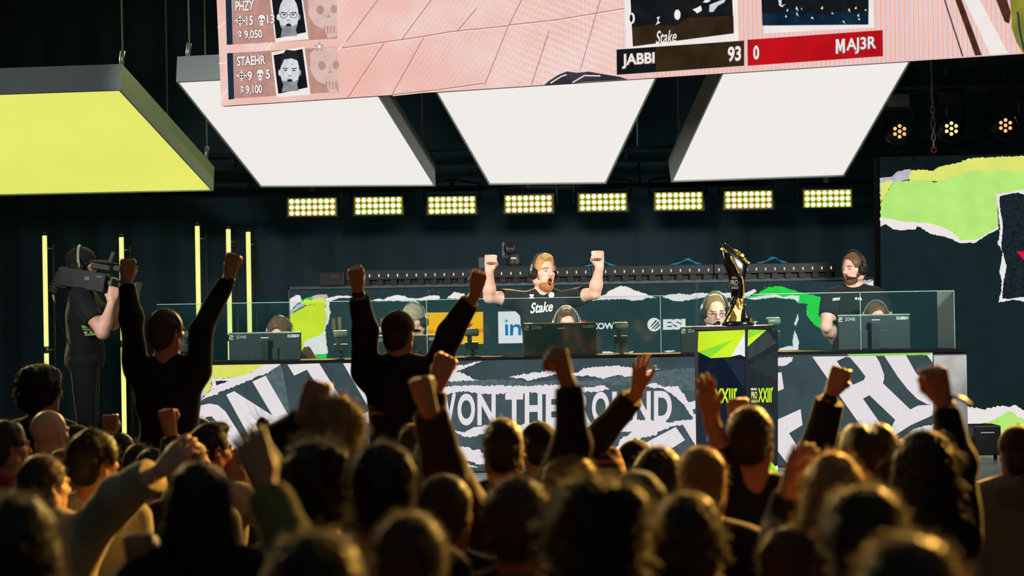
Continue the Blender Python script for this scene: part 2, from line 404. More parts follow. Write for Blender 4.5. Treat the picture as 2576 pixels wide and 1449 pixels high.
# ------------------------------------------------------------------ truss and blinder lamps
t = TR = thing('lighting_truss', 'dark box truss hanging behind the white panels', 'truss', PY(1400, 392, 17.6))
zt = PY(1400, 376, 17.6).z; zb = PY(1400, 410, 17.6).z
for (y, z) in ((17.6, zt), (17.6, zb), (17.85, zt), (17.85, zb)):
    MB().tube([(-3.6, y, z), (4.4, y, z)], 0.022, M_truss).build('chord', t)
br = MB(); k = 0
for i in range(18):
    x = -3.5 + i * 0.46
    for y in (17.6, 17.85):
        br.tube([(x, y, zb), (x, y, zt)], 0.014, M_truss, 6)
    br.tube([(x, 17.6, zt), (x + 0.46, 17.85, zt)], 0.01, M_truss, 6); br.tube([(x, 17.6, zb), (x + 0.46, 17.85, zb)], 0.01, M_truss, 6)
br.build('bracing', t)
E_led = emat('lamp_core', 'ffefe4', 1.1); E_ring = [emat('lamp_ring_a', 'd9f03c', 0.9), emat('lamp_ring_b', 'f0b53a', 0.85), emat('lamp_ring_c', 'aee83a', 0.8)]
E_back = emat('lamp_glow', '8d8a1c', 0.7)
lens = []
for e in E_ring:
    q = MB(); q.lathe((0, 0, 0), (0, -1, 0), [(0.0258, 0), (0.0258, 0.012), (0.022, 0.017)], e, 14); q.lathe((0, 0, 0), (0, -1, 0), [(0.0212, 0.0172), (0.019, 0.021), (0.009, 0.024), (0.0, 0.0245)], E_led, 14)
    lens.append(q.mesh('lamp_lens'))
pos = 'leftmost,second from left,third from left,fourth from left,fourth from right,third from right,second from right,rightmost'.split(',')
house = None
for i, (cx, cy) in enumerate([(785, 521), (952, 517.5), (1136.5, 516), (1330, 513), (1516.5, 508.5), (1707.5, 505.5), (1883, 502.5), (2082, 499.5)]):
    c = PY(cx, cy, 17.35)
    t = thing('blinder_lamp', pos[i] + ' of the eight glowing rectangular blinder lamps on the dark back wall', 'stage lamp', c, 'row of blinder lamps')
    if house is None:
        h = MB(); h.box((0, 0.07, 0), (0.455, 0.1, 0.185), M_dk, bev=0.01); h.box((0, 0.02, 0.088), (0.47, 0.06, 0.012), M_blk); h.box((0, 0.02, -0.088), (0.47, 0.06, 0.012), M_blk)
        h.box((-0.231, 0.02, 0), (0.012, 0.06, 0.18), M_blk); h.box((0.231, 0.02, 0), (0.012, 0.06, 0.18), M_blk)
        h.box((0, 0.016, 0), (0.445, 0.006, 0.168), E_back); house = h.mesh('housing')
        y = MB(); y.tube([(-0.26, 0.07, 0), (-0.26, 0.09, 0.2), (0, 0.1, 0.24), (0.26, 0.09, 0.2), (0.26, 0.07, 0)], 0.012, M_blk, 6); y.box((0, 0.11, 0.2), (0.05, 0.06, 0.1), M_blk); yoke = y.mesh('yoke')
    for nm, me in (('housing', house), ('yoke', yoke)):
        o = bpy.data.objects.new(nm, me); COL.objects.link(o); o.parent = t
    light('blinder_beam', 'SPOT', c + Vector((0, -0.04, 0)), (c.x * 0.5 if i < 7 else -1.6, 5.5, 0.9), 1000, (1.0, 0.62, 0.17), 0.0, spot=26).parent = None
    for r in range(3):
        for k in range(8):
            o = bpy.data.objects.new('lamp_lens', lens[(r * 2 + k * (1 + r) + i) % 3]); COL.objects.link(o); o.parent = t
            o.location = ((k - 3.5) * 0.0535, 0.012, (1 - r) * 0.0535)
zl = PY(1400, 470, 17.45).z
MB().tube([(-3.4, 17.47, zl), (4.3, 17.47, zl)], 0.025, M_blk).build('lamp_bar', TR)
for x in (-3.2, -1.2, 1.2, 4.1):
    MB().tube([(x, 17.47, zl), (x, 17.6, zb)], 0.012, M_blk, 6).build('drop_rod', TR); MB().tube([(x, 17.72, zt), (x, 17.72, 8.8)], 0.008, M_steel, 6).build('suspension_wire', TR)
# ------------------------------------------------------------------ vertical glowing tubes on the left
E_tube = emat('tube_glow', 'eef08c', 1.1, noise=0.04, scale=3)
for i, (xt, yt, yj, nm, Y) in enumerate([(112, 584, 880, 'yellow glowing tube lamp behind the camera operator, leftmost of the five', 16.2), (305, 588, 865, 'yellow glowing tube lamp in front of the camera operator', 16.2),
        (496, 560, 850, 'tallest yellow glowing tube lamp, first of the three behind the glass', 16.4), (574, 568, 850, 'yellow glowing tube lamp, second of the three behind the glass', 16.6), (624, 575, 850, 'yellow glowing tube lamp nearest the torn paper screen', 16.8)]):
    p = PY(xt, yt, Y); zj = PY(xt, yj, Y).z; t = thing('tube_lamp', nm, 'tube lamp', (p.x, p.y, STZ), 'yellow tube lamps')
    def seg(z0, z1, m, r=0.02): return MB().tube([(p.x, p.y, z0), (p.x, p.y, z1)], r, m, 12)
    seg(zj + 0.03, p.z - 0.03, E_tube).build('upper_tube', t); seg(STZ + 0.06, zj - 0.03, E_tube).build('lower_tube', t)
    seg(p.z - 0.03, p.z, M_blk, 0.023).build('end_cap', t); seg(zj - 0.03, zj + 0.03, M_alu, 0.022).build('joint', t)
    b = MB(); b.box((p.x + 0.02, p.y + 0.02, STZ + 0.02), (0.15, 0.15, 0.04), M_blk, bev=0.008); b.tube([(p.x, p.y, STZ + 0.04), (p.x, p.y, STZ + 0.06)], 0.023, M_blk); b.build('base', t)
    b = MB(); b.tube([(p.x + 0.06, p.y + 0.06, STZ + 0.03), (p.x + 0.06, p.y + 0.06, p.z - 0.1)], 0.011, M_blk, 6)
    for z in (p.z - 0.14, zj): b.tube([(p.x, p.y, z), (p.x + 0.06, p.y + 0.06, z)], 0.008, M_alu, 6)
    b.build('support_pole', t)
# ------------------------------------------------------------------ big screen over the crowd
bl = PD(557, 267, 13.2); br_ = PD(2576, 135, 11.09); tl = PD(545, 0, 13.2)
ux = (br_ - bl).normalized(); uz = (tl - bl); uz = (uz - ux * uz.dot(ux)).normalized(); nn = ux.cross(uz)
if nn.y > 0: nn = -nn
S_o = bl; W_, H_ = 6.16, 2.2
vz = (tl - bl).normalized()
t = thing('overhead_screen', 'huge overhead LED screen showing orange game footage with a player scoreboard', 'screen', bl + ux * 3.0)
cor = lambda a, b, d: bl + ux * a + vz * b - nn * d
MB().hexa([cor(0, 0, .01), cor(W_, 0, .01), cor(W_, 0, .05), cor(0, 0, .05)], [cor(0, H_, .01), cor(W_, H_, .01), cor(W_, H_, .05), cor(0, H_, .05)], mat('screen_cabinet', '060708', 0.9, spec=0.05)).build('cabinet', t)
def screen_mat():
    m = bpy.data.materials.new('game_footage'); m.use_nodes = True; nt = m.node_tree; nt.nodes.remove(nt.nodes['Principled BSDF'])
    L = nt.links.new; N = nt.nodes.new
    tc = N('ShaderNodeTexCoord'); mp = N('ShaderNodeMapping'); mp.inputs['Rotation'].default_value = (0, math.radians(-38), 0)
    L(tc.outputs['Object'], mp.inputs[0])
    n1 = N('ShaderNodeTexNoise'); n1.inputs['Scale'].default_value = 2.2; n1.inputs['Detail'].default_value = 6; L(tc.outputs['Object'], n1.inputs['Vector'])
    r1 = N('ShaderNodeValToRGB'); e = r1.color_ramp.elements
    e[0].position = 0.36; e[0].color = (*lin('f2ae9a'), 1); e[1].position = 0.66; e[1].color = (*lin('f5dad2'), 1)
    e2 = r1.color_ramp.elements.new(0.52); e2.color = (*lin('f3c2b2'), 1); L(n1.outputs['Fac'], r1.inputs[0])
    # LED column moire: diagonal at the left, upright towards the right
    w1 = N('ShaderNodeTexWave'); w1.inputs['Scale'].default_value = 11; w1.inputs['Distortion'].default_value = 2.0; w1.inputs['Detail'].default_value = 3; w1.inputs['Detail Scale'].default_value = 2.5; w1.bands_direction = 'X'; L(mp.outputs[0], w1.inputs[0])
    w2 = N('ShaderNodeTexWave'); w2.inputs['Scale'].default_value = 12; w2.inputs['Distortion'].default_value = 0.9; w2.inputs['Detail Scale'].default_value = 3; w2.bands_direction = 'X'; L(tc.outputs['Object'], w2.inputs[0])
    c1 = N('ShaderNodeValToRGB'); q = c1.color_ramp.elements; q[0].position = 0.1; q[0].color = (*lin('f6ac8a'), 1); q[1].position = 0.9; q[1].color = (*lin('cec6de'), 1)
    k = c1.color_ramp.elements.new(0.5); k.color = (*lin('f8dcd4'), 1)
    gx = N('ShaderNodeSeparateXYZ'); L(tc.outputs['Object'], gx.inputs[0])
    mr = N('ShaderNodeMapRange'); mr.inputs[1].default_value = -0.4; mr.inputs[2].default_value = 1.2; L(gx.outputs[0], mr.inputs[0])
    wm = N('ShaderNodeMix'); L(mr.outputs[0], wm.inputs[0]); L(w1.outputs['Fac'], wm.inputs[2]); L(w2.outputs['Fac'], wm.inputs[3]); L(wm.outputs[0], c1.inputs[0])
    mr2 = N('ShaderNodeMapRange'); mr2.inputs[1].default_value = -1.2; mr2.inputs[2].default_value = 1.8; mr2.inputs[3].default_value = 0.40; mr2.inputs[4].default_value = 0.85; L(gx.outputs[0], mr2.inputs[0])
    mx = N('ShaderNodeMix'); mx.data_type = 'RGBA'; L(mr2.outputs[0], mx.inputs[0]); L(r1.outputs[0], mx.inputs[6]); L(c1.outputs[0], mx.inputs[7])
    em = N('ShaderNodeEmission'); L(mx.outputs[2], em.inputs[0]); L(em.outputs[0], nt.nodes['Material Output'].inputs[0]); return m
SM = screen_mat()
S = Flat(bl, nn, 0.0012)
S.mb.add([cor(0, 0, 0), cor(W_, 0, 0), cor(W_, H_, 0), cor(0, H_, 0)], [(0, 1, 2, 3)], SM)
C_card = emat('card_tint', 'bd8f84', 1, 0.1); C_navy = emat('card_navy', '1c3140', 1, 0.1); C_wh = emat('screen_white', 'f0e8e4', 1, 0.03)
C_ink = emat('screen_ink', '171a1c', 1, 0.2); C_out = emat('text_edge', '6e4f4c', 1); C_sk = emat('skull_tint', 'd9b9b2', 1, 0.06); C_seam = emat('tile_seam', 'a07068', 1)
C_seaml = emat('tile_seam_light', 'f7ddd4', 1); C_face = emat('portrait_skin', 'd4d6da', 1, 0.12, 25); C_fsh = emat('portrait_shade', '8a8d94', 1, 0.2, 25); C_hair = emat('portrait_hair', '24262c', 1)
C_brn = emat('bar_brown', '3a2c1c', 1, 0.3, 6, 0.5, 40); C_red = emat('bar_red', 'c8141e', 1, 0.15, 4, 0.35, 30); C_wood = emat('weapon_brown', '4a2a20', 1, 0.3); C_olive = emat('olive_cloth', '8a8a34', 1, 0.3, 5)
C_navy2 = emat('photo_navy', '0e2436', 1, 0.5, 8); C_gun = emat('gun_dark', '4a4650', 1, 0.4, 9, 0.5, 25)
for a in ([(860, 121), (1070, 91), (1130, 80), (1279, 65)], [(1279, 63), (1400, 50), (1571, 21)], [(988, 238), (1100, 226), (1215, 210)]):
    S.line(a, 2.2, C_seam); S.line([(x, y + 2.5) for x, y in a], 2.5, C_seaml)
for a in ([(967, 107), (874, 247)], [(1067, 93), (986, 238)], [(1279, 65), (1219, 214)], [(1312, 0), (1279, 65)], [(1381, 79), (1336, 217)], [(1498, 41), (1460, 176)], [(950, 0), (860, 121)], [(1085, 0), (1010, 100)], [(1510, 0), (1498, 41)], [(1200, 20), (1150, 78)]):
    S.line(a, 1.8, C_seam)
for a in ([(548, 70), (567, 55)], [(551, 160), (570, 159)], [(556, 246), (574, 226)], [(668, 128), (684, 106)], [(840, 140), (870, 105)]): S.line(a, 4, C_seaml)
# player cards
S.poly([(583, -60), (847, -75), (848, 97), (585, 112)], C_card, 1); S.poly([(566, -60), (581, -60), (585.4, 112), (570.5, 113)], C_navy, 2)
S.poly([(586, 133), (849, 117), (852, 231), (590, 248)], C_card, 1); S.poly([(571, 134), (586, 133), (589.5, 249), (575, 251)], C_navy, 2)
for dx, dy in ((0, 0), (5, 140)):
    S.poly([(775 + dx, -6 + dy), (790 + dx, -30 + dy if dy == 0 else 121), (846 + dx * .6, -34 + dy if dy == 0 else 118), (848 + dx * .6, 60 + dy), (846 + dx * .6, 92 + dy), (826 + dx, 96 + dy), (815 + dx, 74 + dy), (790 + dx, 62 + dy), (776 + dx, 36 + dy)], C_sk, 2)
    S.disc(805 + dx, 25 + dy, 9.5, C_card, 3, 11.5); S.disc(840 + dx, 23 + dy, 8, C_card, 3, 11); S.poly([(820 + dx, 44 + dy), (826 + dx, 36 + dy), (832 + dx, 43 + dy)], C_card, 3)
    for q in range(4): S.poly([(814 + dx + q * 8, 66 + dy), (818 + dx + q * 8, 64 + dy), (818 + dx + q * 8, 84 + dy), (815 + dx + q * 8, 85 + dy)], C_card, 3)
def crosshair(x, y):
    S.disc(x, y, 10.5, C_out, 3); S.disc(x, y, 9, C_wh, 4); S.disc(x, y, 6.6, C_ink, 5); S.line([(x - 6, y + .4), (x + 6, y - .4)], 2.2, C_wh, 6); S.line([(x, y - 6), (x, y + 6)], 2.2, C_wh, 6)
    for a, b in ((0, -11), (0, 11), (-11, 0), (11, 0)): S.disc(x + a, y + b, 2.2, C_wh, 4, n=8)
def skull(x, y):
    S.disc(x, y - 4, 10.5, C_out, 3); S.disc(x, y - 4, 9, C_wh, 4, 9.5); S.poly([(x - 4.5, y + 3), (x + 4.5, y + 3), (x + 4, y + 14), (x - 4, y + 14)], C_wh, 4); S.disc(x - 4, y - 1, 2.2, C_ink, 5, n=10); S.disc(x + 4, y - 1, 2.2, C_ink, 5, n=10)
    S.line([(x - 4, y + 7), (x + 4, y + 7)], 1.2, C_ink, 5)
crosshair(604, 52); skull(658, 50); crosshair(607.6, 190); skull(654.4, 188)
def lab(txt, q, bold=0.03):
    for dx, dy in ((1.5, 1.5), (-1, 1.5), (1.5, -1)): S.text(txt, *[(x + dx, y + dy) for x, y in q], C_out, 5, bold)
    S.text(txt, *q, C_wh, 6, bold)
lab('PHZY', [(592, 3), (640, 0), (638, 26), (592, 29)]); lab('15', [(619, 41), (637, 39), (637, 63), (619, 65)]); lab('13', [(671, 37), (690, 35), (690, 59), (672, 60)]); lab('$ 9,050', [(598, 78), (659, 74), (660, 99), (599, 102)])
lab('STAEHR', [(596, 142), (667, 138), (668, 162), (596, 167)]); lab('9', [(622, 180), (634, 178), (635, 203), (623, 204)]); lab('5', [(668, 175), (679, 174), (680, 198), (669, 199)]); lab('$ 9,100', [(604, 216), (659, 213), (660, 238), (604, 241)])
st = [(803 + (9.5 if k % 2 == 0 else 4) * math.sin(k * math.pi / 5), 117.5 - (9.5 if k % 2 == 0 else 4) * math.cos(k * math.pi / 5)) for k in range(10)]
S.poly([(803 + (x - 803) * 1.3, 117.5 + (y - 117.5) * 1.3) for x, y in st], C_ink, 3); S.poly(st, C_wh, 4)
def portrait(fr, inn, cx, cy, rx, ry, bald, fr2):
    S.poly(fr, C_wh, 3); S.poly(inn, C_ink, 4)
    S.poly([(cx - 14, cy + ry * .5), (cx + 16, cy + ry * .5), (cx + 22, fr2), (cx - 20, fr2 + 3)], C_fsh, 5)
    S.disc(cx - rx - 1, cy + 5, 4, C_face, 5, 8); S.disc(cx + rx + 1, cy + 5, 4, C_fsh, 5, 8)
    S.disc(cx, cy, rx, C_face, 6, ry)
    S.poly([(cx - rx * .9, cy + ry * .5), (cx - rx * .5, cy + ry * .58), (cx, cy + ry * .52), (cx + rx * .5, cy + ry * .58), (cx + rx * .95, cy + ry * .45), (cx + rx * .7, cy + ry * .82), (cx + rx * .2, cy + ry * 1.02), (cx - rx * .5, cy + ry * .95)], C_fsh, 7)
    S.poly([(cx - 7, cy + ry * .5), (cx, cy + ry * .44), (cx + 7, cy + ry * .5), (cx + 5, cy + ry * .6), (cx - 5, cy + ry * .6)], C_hair, 8)
    S.poly([(cx - 2, cy - 4), (cx + 1.5, cy - 4), (cx + 4, cy + ry * .25), (cx - 4, cy + ry * .27)], C_wh, 8); S.disc(cx, cy + ry * .26, 4, C_fsh, 9, 1.8)
    for sx in (-1, 1):
        S.disc(cx + sx * rx * .45, cy - 1, 3.4, C_hair, 8, 1.8); S.poly([(cx + sx * rx * .18, cy - 6), (cx + sx * rx * .75, cy - 8), (cx + sx * rx * .75, cy - 5.6), (cx + sx * rx * .18, cy - 4)], C_hair, 8)
    if bald:
        for sx in (-1, 1):
            g = [(cx + sx * 12 + 9 * math.cos(a * .5236), cy + 0.5 + 7 * math.sin(a * .5236)) for a in range(13)]; S.line(g, 1.4, C_hair, 9)
        S.line([(cx - 3, cy - 1), (cx + 3, cy - 1)], 1.4, C_hair, 9); S.line([(cx - rx, cy - 3), (cx - 20, cy - 2)], 1.4, C_hair, 9)
    else:
        S.poly([(cx - rx * 1.02, cy - ry * .1), (cx - rx * .95, cy - ry * .75), (cx - rx * .4, cy - ry * 1.15), (cx + rx * .5, cy - ry * 1.1), (cx + rx * .98, cy - ry * .7), (cx + rx * 1.02, cy - ry * .1), (cx + rx * .8, cy - ry * .55), (cx + rx * .2, cy - ry * .68), (cx - rx * .6, cy - ry * .62)], C_hair, 8)
portrait([(672, -60), (752, -70), (776.7, 98.6), (692.7, 106)], [(678, -55), (750, -62), (770, 81), (694.6, 97)], 726, 38, 25, 47, True, 90)
portrait([(682.6, 132), (766, 117), (781.5, 238), (695.6, 244)], [(688, 139), (761, 123), (774, 220), (700, 236)], 729, 178, 24, 46, False, 228)
# duel photographs and name bars
S.poly([(1567, -60), (1853, -75), (1859, 104), (1576, 124)], C_wh, 2); S.poly([(1583, -60), (1839, -70), (1846, 84), (1592, 117)], C_ink, 3)
S.poly([(1590, 70), (1640, 62), (1700, 66), (1730, 45), (1845, 40), (1846, 84), (1592, 117)], C_brn, 4)
S.disc(1704, 37, 8, C_wh, 5, 13); S.poly([(1742, 24), (1752, 20), (1763, 14), (1766, 26), (1754, 34), (1748, 28)], C_wh, 5); S.poly([(1784, 30), (1785, 12), (1810, 2), (1826, -2), (1822, 6), (1806, 14), (1794, 30)], C_face, 5); S.poly([(1768, 6), (1776, -3), (1788, 2), (1778, 7)], C_wh, 5)
S.disc(1590, 46, 7, C_wh, 5, 14); S.disc(1588, 46, 4, C_ink, 6, 10); S.poly([(1652, 44), (1660, 41), (1656, 52), (1661, 57), (1649, 63), (1652, 58), (1655, 51)], C_wh, 5)
S.text('Stake', (1649, 78), (1702, 74), (1702, 106), (1650, 111), C_wh, 6, 0.01, 0.3)
S.poly([(1905, -80), (2192, -95), (2199, 69), (1923, 84)], C_wh, 2); S.poly([(1912, -75), (2186, -88), (2184.6, 62), (1918, 64.5)], C_ink, 3)
S.poly([(1917, 32), (1960, 36), (1975, 22), (2020, 28), (2060, 38), (2110, 30), (2150, 36), (2185, 28), (2184.6, 62), (1918, 64.5)], C_navy2, 4)
rnd = random.Random(4)
for k in range(14):
    x = 1965 + rnd.random() * 210; y = 18 + rnd.random() * 38; S.poly([(x, y), (x + rnd.uniform(2, 6), y - rnd.uniform(2, 7)), (x + rnd.uniform(2, 8), y + rnd.uniform(1, 7))], C_wh if k % 3 else C_face, 5)
S.poly([(1958, 0), (1966, -6), (1966, 14), (1976, 10), (1968, 18), (1960, 14)], C_face, 5)
S.poly([(1551, 124.6), (1872, 102), (1872, 165.5), (1551.6, 188.4)], C_ink, 4); S.poly([(1650, 117.6), (1872, 102), (1872, 165.5), (1650, 181.4)], C_brn, 5)
S.poly([(1880, 100), (2220.5, 75.5), (2221.5, 141.5), (1881, 165.6)], C_red, 4)
lab('JABBI', [(1564.5, 136), (1646.5, 131), (1646.5, 167), (1565, 173)]); lab('93', [(1831, 118), (1864, 115), (1864, 153), (1831, 156)]); lab('0', [(1895, 115), (1909, 114), (1910, 149), (1895, 150.5)]); lab('AJ3R', [(2129, 96.5), (2204, 90.5), (2204, 131), (2129, 137)], 0.02)
Mq = lambda u, v: (2102.5 + 23 * u, 99 - 1.9 * u + 36 * v)
Mp = [Mq(*q) for q in ((0, 0), (.3, 0), (.5, .5), (.7, 0), (1, 0), (1, 1), (.74, 1), (.74, .42), (.56, .85), (.44, .85), (.26, .42), (.26, 1), (0, 1))]
S.poly([(x + 1.4, y + 1.4) for x, y in Mp], C_out, 5); S.poly(Mp, C_wh, 6)
S.poly([(1367, 215.5), (1380, 204), (1405, 188), (1426, 179.5), (1453, 183), (1481, 180), (1515, 186), (1560, 193), (1579.5, 200), (1480, 206)], C_gun, 3)
S.line([(1385, 209), (1412, 192), (1425, 188)], 3, C_wh, 4); S.line([(1440, 208), (1470, 190), (1510, 191)], 3, C_wh, 4)
# gun and coat at the right edge of the footage
S.poly([(2402, -3), (2418, -3), (2470, 139), (2453, 140)], C_wood, 3); S.poly([(2374, -1), (2378, -1), (2424, 142), (2420, 142)], C_wood, 3)
S.poly([(2425, -3), (2462, -5), (2536, 134), (2492, 138)], C_wh, 2); S.poly([(2504, -5), (2532, -6), (2543, 31), (2539, 60), (2527, 54)], C_wood, 4)
S.poly([(2540, -6), (2800, -20), (2800, 118), (2574, 134), (2556, 104), (2545, 70), (2544, 33)], C_olive, 3); S.line([(2560, 30), (2566, 80), (2577, 128)], 5, C_navy, 4)
S.mb.build('display', t)
for a in (0.8, 3.0, 5.4):
    p = bl + ux * a + vz * H_ - nn * 0.06
    MB().tube([p, p + Vector((0, 0, 1.2))], 0.02, M_steel).build('suspension_cable', t)
# ------------------------------------------------------------------ moving-head lamps, chain and truss at upper right
E_amb = emat('amber_led', 'ffc080', 1.15); E_ylw = emat('yellow_led', 'f4f0a0', 1.2)
for i, (cx, cy, e, nm) in enumerate([(2262, 331, E_amb, 'dark round stage lamp with seven amber LEDs beside the rightmost white panel'), (2392, 324, E_ylw, 'dark round stage lamp with seven yellow LEDs right of the hanging chain'), (2528, 316, E_amb, 'dark round stage lamp with seven amber LEDs near the right edge')]):
    c = PY(cx, cy, 15.8); t = thing('round_lamp', nm, 'stage lamp', c)
    MB().lathe(c, (0, 1, 0), [(0.1, -0.02), (0.11, 0.0), (0.11, 0.1), (0.07, 0.22), (0.03, 0.24)], M_blk, 20).build('housing', t)
    b = MB(); b.tube([c + Vector((-0.13, 0.08, 0)), c + Vector((-0.13, 0.08, 0.2)), c + Vector((0.13, 0.08, 0.2)), c + Vector((0.13, 0.08, 0))], 0.014, M_blk, 6); b.box(c + Vector((0, 0.08, 0.26)), (0.2, 0.14, 0.12), M_dk, bev=0.01); b.tube([c + Vector((0, 0.08, 0.32)), c + Vector((0, 0.08, 0.46))], 0.02, M_blk); b.build('yoke', t)
    for k in range(7):
        a = k * math.pi / 3 + 0.5; r = 0 if k == 6 else 0.045
        MB().lathe(c + Vector((r * math.cos(a), -0.02, r * math.sin(a))), (0, -1, 0), [(0.0155, 0), (0.014, 0.006), (0.006, 0.009)], e, 10).build('lamp_lens', t)
z = PY(2400, 222, 15.88).z
tt = thing('lighting_truss', 'dark truss the round stage lamps hang from at upper right', 'truss', (4.0, 15.9, z))
for dy, dz in ((0, 0), (0.22, 0), (0, 0.24), (0.22, 0.24)): MB().tube([(2.9, 15.86 + dy, z + dz), (6.2, 15.86 + dy, z + dz)], 0.02, M_truss).build('chord', tt)
b = MB()
for k in range(11):
    x = 2.95 + k * 0.3; b.tube([(x, 15.86, z), (x + 0.15, 15.86, z + 0.24), (x + 0.3, 15.86, z)], 0.009, M_truss, 6)
b.build('bracing', tt)
top = PY(2345, 250, 15.6); bot = PY(2349, 372, 15.6)
t = thing('hoist_chain', 'steel chain with turnbuckle hanging at upper right above the paper screen', 'chain', bot)
c = MB(); n = 7
for k in range(n):
    p = top + (bot - top) * ((k + .5) / n); L = (top - bot).length / n
    if k == 3: continue
    a = Vector((1, 0, 0)) if k % 2 else Vector((0, 1, 0))
    c.tube([p + a * 0.014 * math.cos(g) + Vector((0, 0, L * .62 * math.sin(g))) for g in [2 * math.pi * q / 12 for q in range(12)]], 0.005, M_steel, 6, closed=True)
c.build('link', t)
p = top + (bot - top) * 0.5
q = MB(); q.tube([p + Vector((dx, 0, dz)) for dx, dz in ((-0.015, -0.05), (0.015, -0.05), (0.015, 0.05), (-0.015, 0.05))], 0.005, M_steel, 6, closed=True); q.build('turnbuckle', t)
MB().tube([bot + Vector((0.02 * math.cos(g), 0, -0.015 + 0.025 * math.sin(g))) for g in [2 * math.pi * q / 12 for q in range(12)]], 0.006, M_red, 6, closed=True).build('shackle', t)
MB().tube([top, top + Vector((0, 0.05, 1.2))], 0.01, M_steel, 6).build('wire', t)
# ------------------------------------------------------------------ LED walls with torn-paper picture
W_dark = emat('paper_dark', '283a3d', 1, 0.12, 6); W_wh = emat('paper_white', 'ece4e2', 1, 0.03, 8); W_gr = emat('paper_grey', 'b9b7c4', 1, 0.15, 12); W_yel = emat('paper_yellow', 'd8e62a', 1, 0.05, 8)
W_grn = emat('paper_green', '2cd044', 1, 0.06, 14); W_lime = emat('paper_lime', 'b6e878', 1, 0.05, 7); W_pale = emat('paper_paleyellow', 'dde470', 1, 0.04, 6); W_bl = emat('paper_black', '1a262a', 1, 0.35, 40); W_drk2 = emat('paper_deep', '182729', 1, 0.1, 5)
W_or = emat('sign_orange', 'fdb813', 1, 0.03); W_rd = emat('sign_red', 'd9142c', 1); W_rds = emat('sign_stripe', 'e8641e', 1); W_bu = emat('sign_blue', '1470b0', 1); W_cy = emat('sign_cyan', '22b4cc', 1); W_smr = emat('reflect_orange', '7a6444', 1, 0.3, 9)
W_lt = emat('paper_charcoal', '303c42', 1, 0.12, 8); W_mid = emat('paper_slate', '3e494f', 1, 0.14, 14); W_mid2 = emat('paper_slate_light', '4d585e', 1, 0.25, 40)
YW = 16.6
x0 = PY(725, 722, YW).x; x1 = PY(2198, 700, YW).x; zt = PY(725, 722, YW).z
t = thing('stage_screen', 'LED video wall behind the players showing torn paper and sponsor logos', 'screen', ((x0 + x1) / 2, YW, STZ))
MB().box(((x0 + x1) / 2, YW + 0.09, (zt + STZ) / 2), (x1 - x0, 0.16, zt - STZ), M_blk).build('cabinet', t)
fr = MB(); M_rim = mat('screen_rim', '3b4c50', 0.5)
fr.box(((x0 + x1) / 2, YW + 0.01, zt - 0.011), (x1 - x0, 0.05, 0.024), M_rim); fr.box((x0 + 0.006, YW + 0.01, (zt + STZ) / 2), (0.012, 0.05, zt - STZ), M_rim); fr.build('frame', t)
S = Flat((0, YW - 0.005, 0), (0, -1, 0), 0.0008)
S.poly([(728, 730), (2197, 706), (2200, 1090), (728, 1115)], W_dark, 0)
S.poly([(728, 753), (745, 742), (755, 743), (760, 756), (745, 766), (735, 778), (728, 781)], W_wh, 1, 1); S.poly([(728, 781), (738, 776), (750, 765), (765, 764), (767, 769), (750, 777), (735, 789), (728, 792)], W_gr, 2, 1)
S.poly([(729, 792), (745, 783), (770, 770), (795, 767), (818, 768), (822, 785), (824, 795), (818, 815), (816, 832), (822, 860), (800, 910), (729, 912)], W_yel, 1, 0.8)
S.poly([(816, 834), (800, 845), (785, 850), (767, 858), (763, 880), (761, 895), (794, 892), (824, 889), (822, 880), (817, 862), (820, 850)], W_wh, 2, 1); S.poly([(794, 891), (822, 890), (821, 912), (793, 912)], W_grn, 3)
S.poly([(755, 762), (770, 750), (780, 748), (790, 752), (815, 747), (820, 760), (817, 768), (790, 766), (770, 768), (760, 765)], W_yel, 2, 1, 3); S.poly([(754, 762), (765, 752), (780, 747), (787, 750), (783, 757), (770, 752), (760, 760)], W_grn, 3, 1, 4); S.poly([(783, 746), (795, 742), (822, 740), (826, 748), (800, 751), (790, 752)], W_gr, 3, .6)
S.poly([(818, 748), (830, 750), (828, 760), (829, 775), (832, 785), (829, 800), (824, 815), (820, 822), (817, 832), (816, 826), (823, 795), (818, 780), (819, 760)], W_wh, 4, 1, 5, 4); S.poly([(816, 826), (820, 835), (817, 855), (822, 870), (825, 885), (822, 891), (816, 880), (813, 862), (815, 845)], W_wh, 4, .8, 6, 4)
S.poly([(828, 749), (850, 744), (875, 744), (890, 748), (876, 750), (855, 749), (835, 756), (829, 760)], W_wh, 4, .5)
S.poly([(938, 755), (955, 751), (965, 754), (975, 748), (990, 744), (1000, 742), (1015, 744), (1030, 750), (1060, 750), (1080, 743), (1105, 744), (1106, 752), (1090, 755), (1060, 757), (1040, 756), (1025, 758), (1005, 757), (985, 757), (965, 757), (945, 758)], W_wh, 1, 1, 7, 5)
S.poly([(1124, 751), (1135, 741), (1143, 734), (1155, 737), (1167, 738), (1172, 749), (1160, 753), (1140, 751)], W_wh, 1, 1, 8, 5); S.poly([(915, 754), (918, 750), (921, 754)], W_wh, 1)
S.poly([(1431, 750), (1451, 755), (1491, 756), (1539, 753), (1570, 752), (1594, 757), (1615, 755), (1626, 749.5), (1653, 749.5), (1634, 743), (1615, 736), (1594, 730), (1574, 720), (1561, 718.5), (1545, 726.5), (1529, 733.6), (1526, 739), (1512, 744), (1491, 742), (1475, 747), (1450, 750)], W_wh, 1, 1, 9, 6)
S.poly([(1667, 747), (1681, 741.6), (1708, 738.4), (1734, 742), (1754, 737), (1787, 738), (1825, 738), (1845, 735), (1873, 736.7), (1900, 728), (1903, 733), (1876, 749), (1838, 750), (1800, 746), (1769, 748.5), (1738, 753.6), (1714, 758.6), (1700, 757.7)], W_wh, 1, 1, 10, 5)
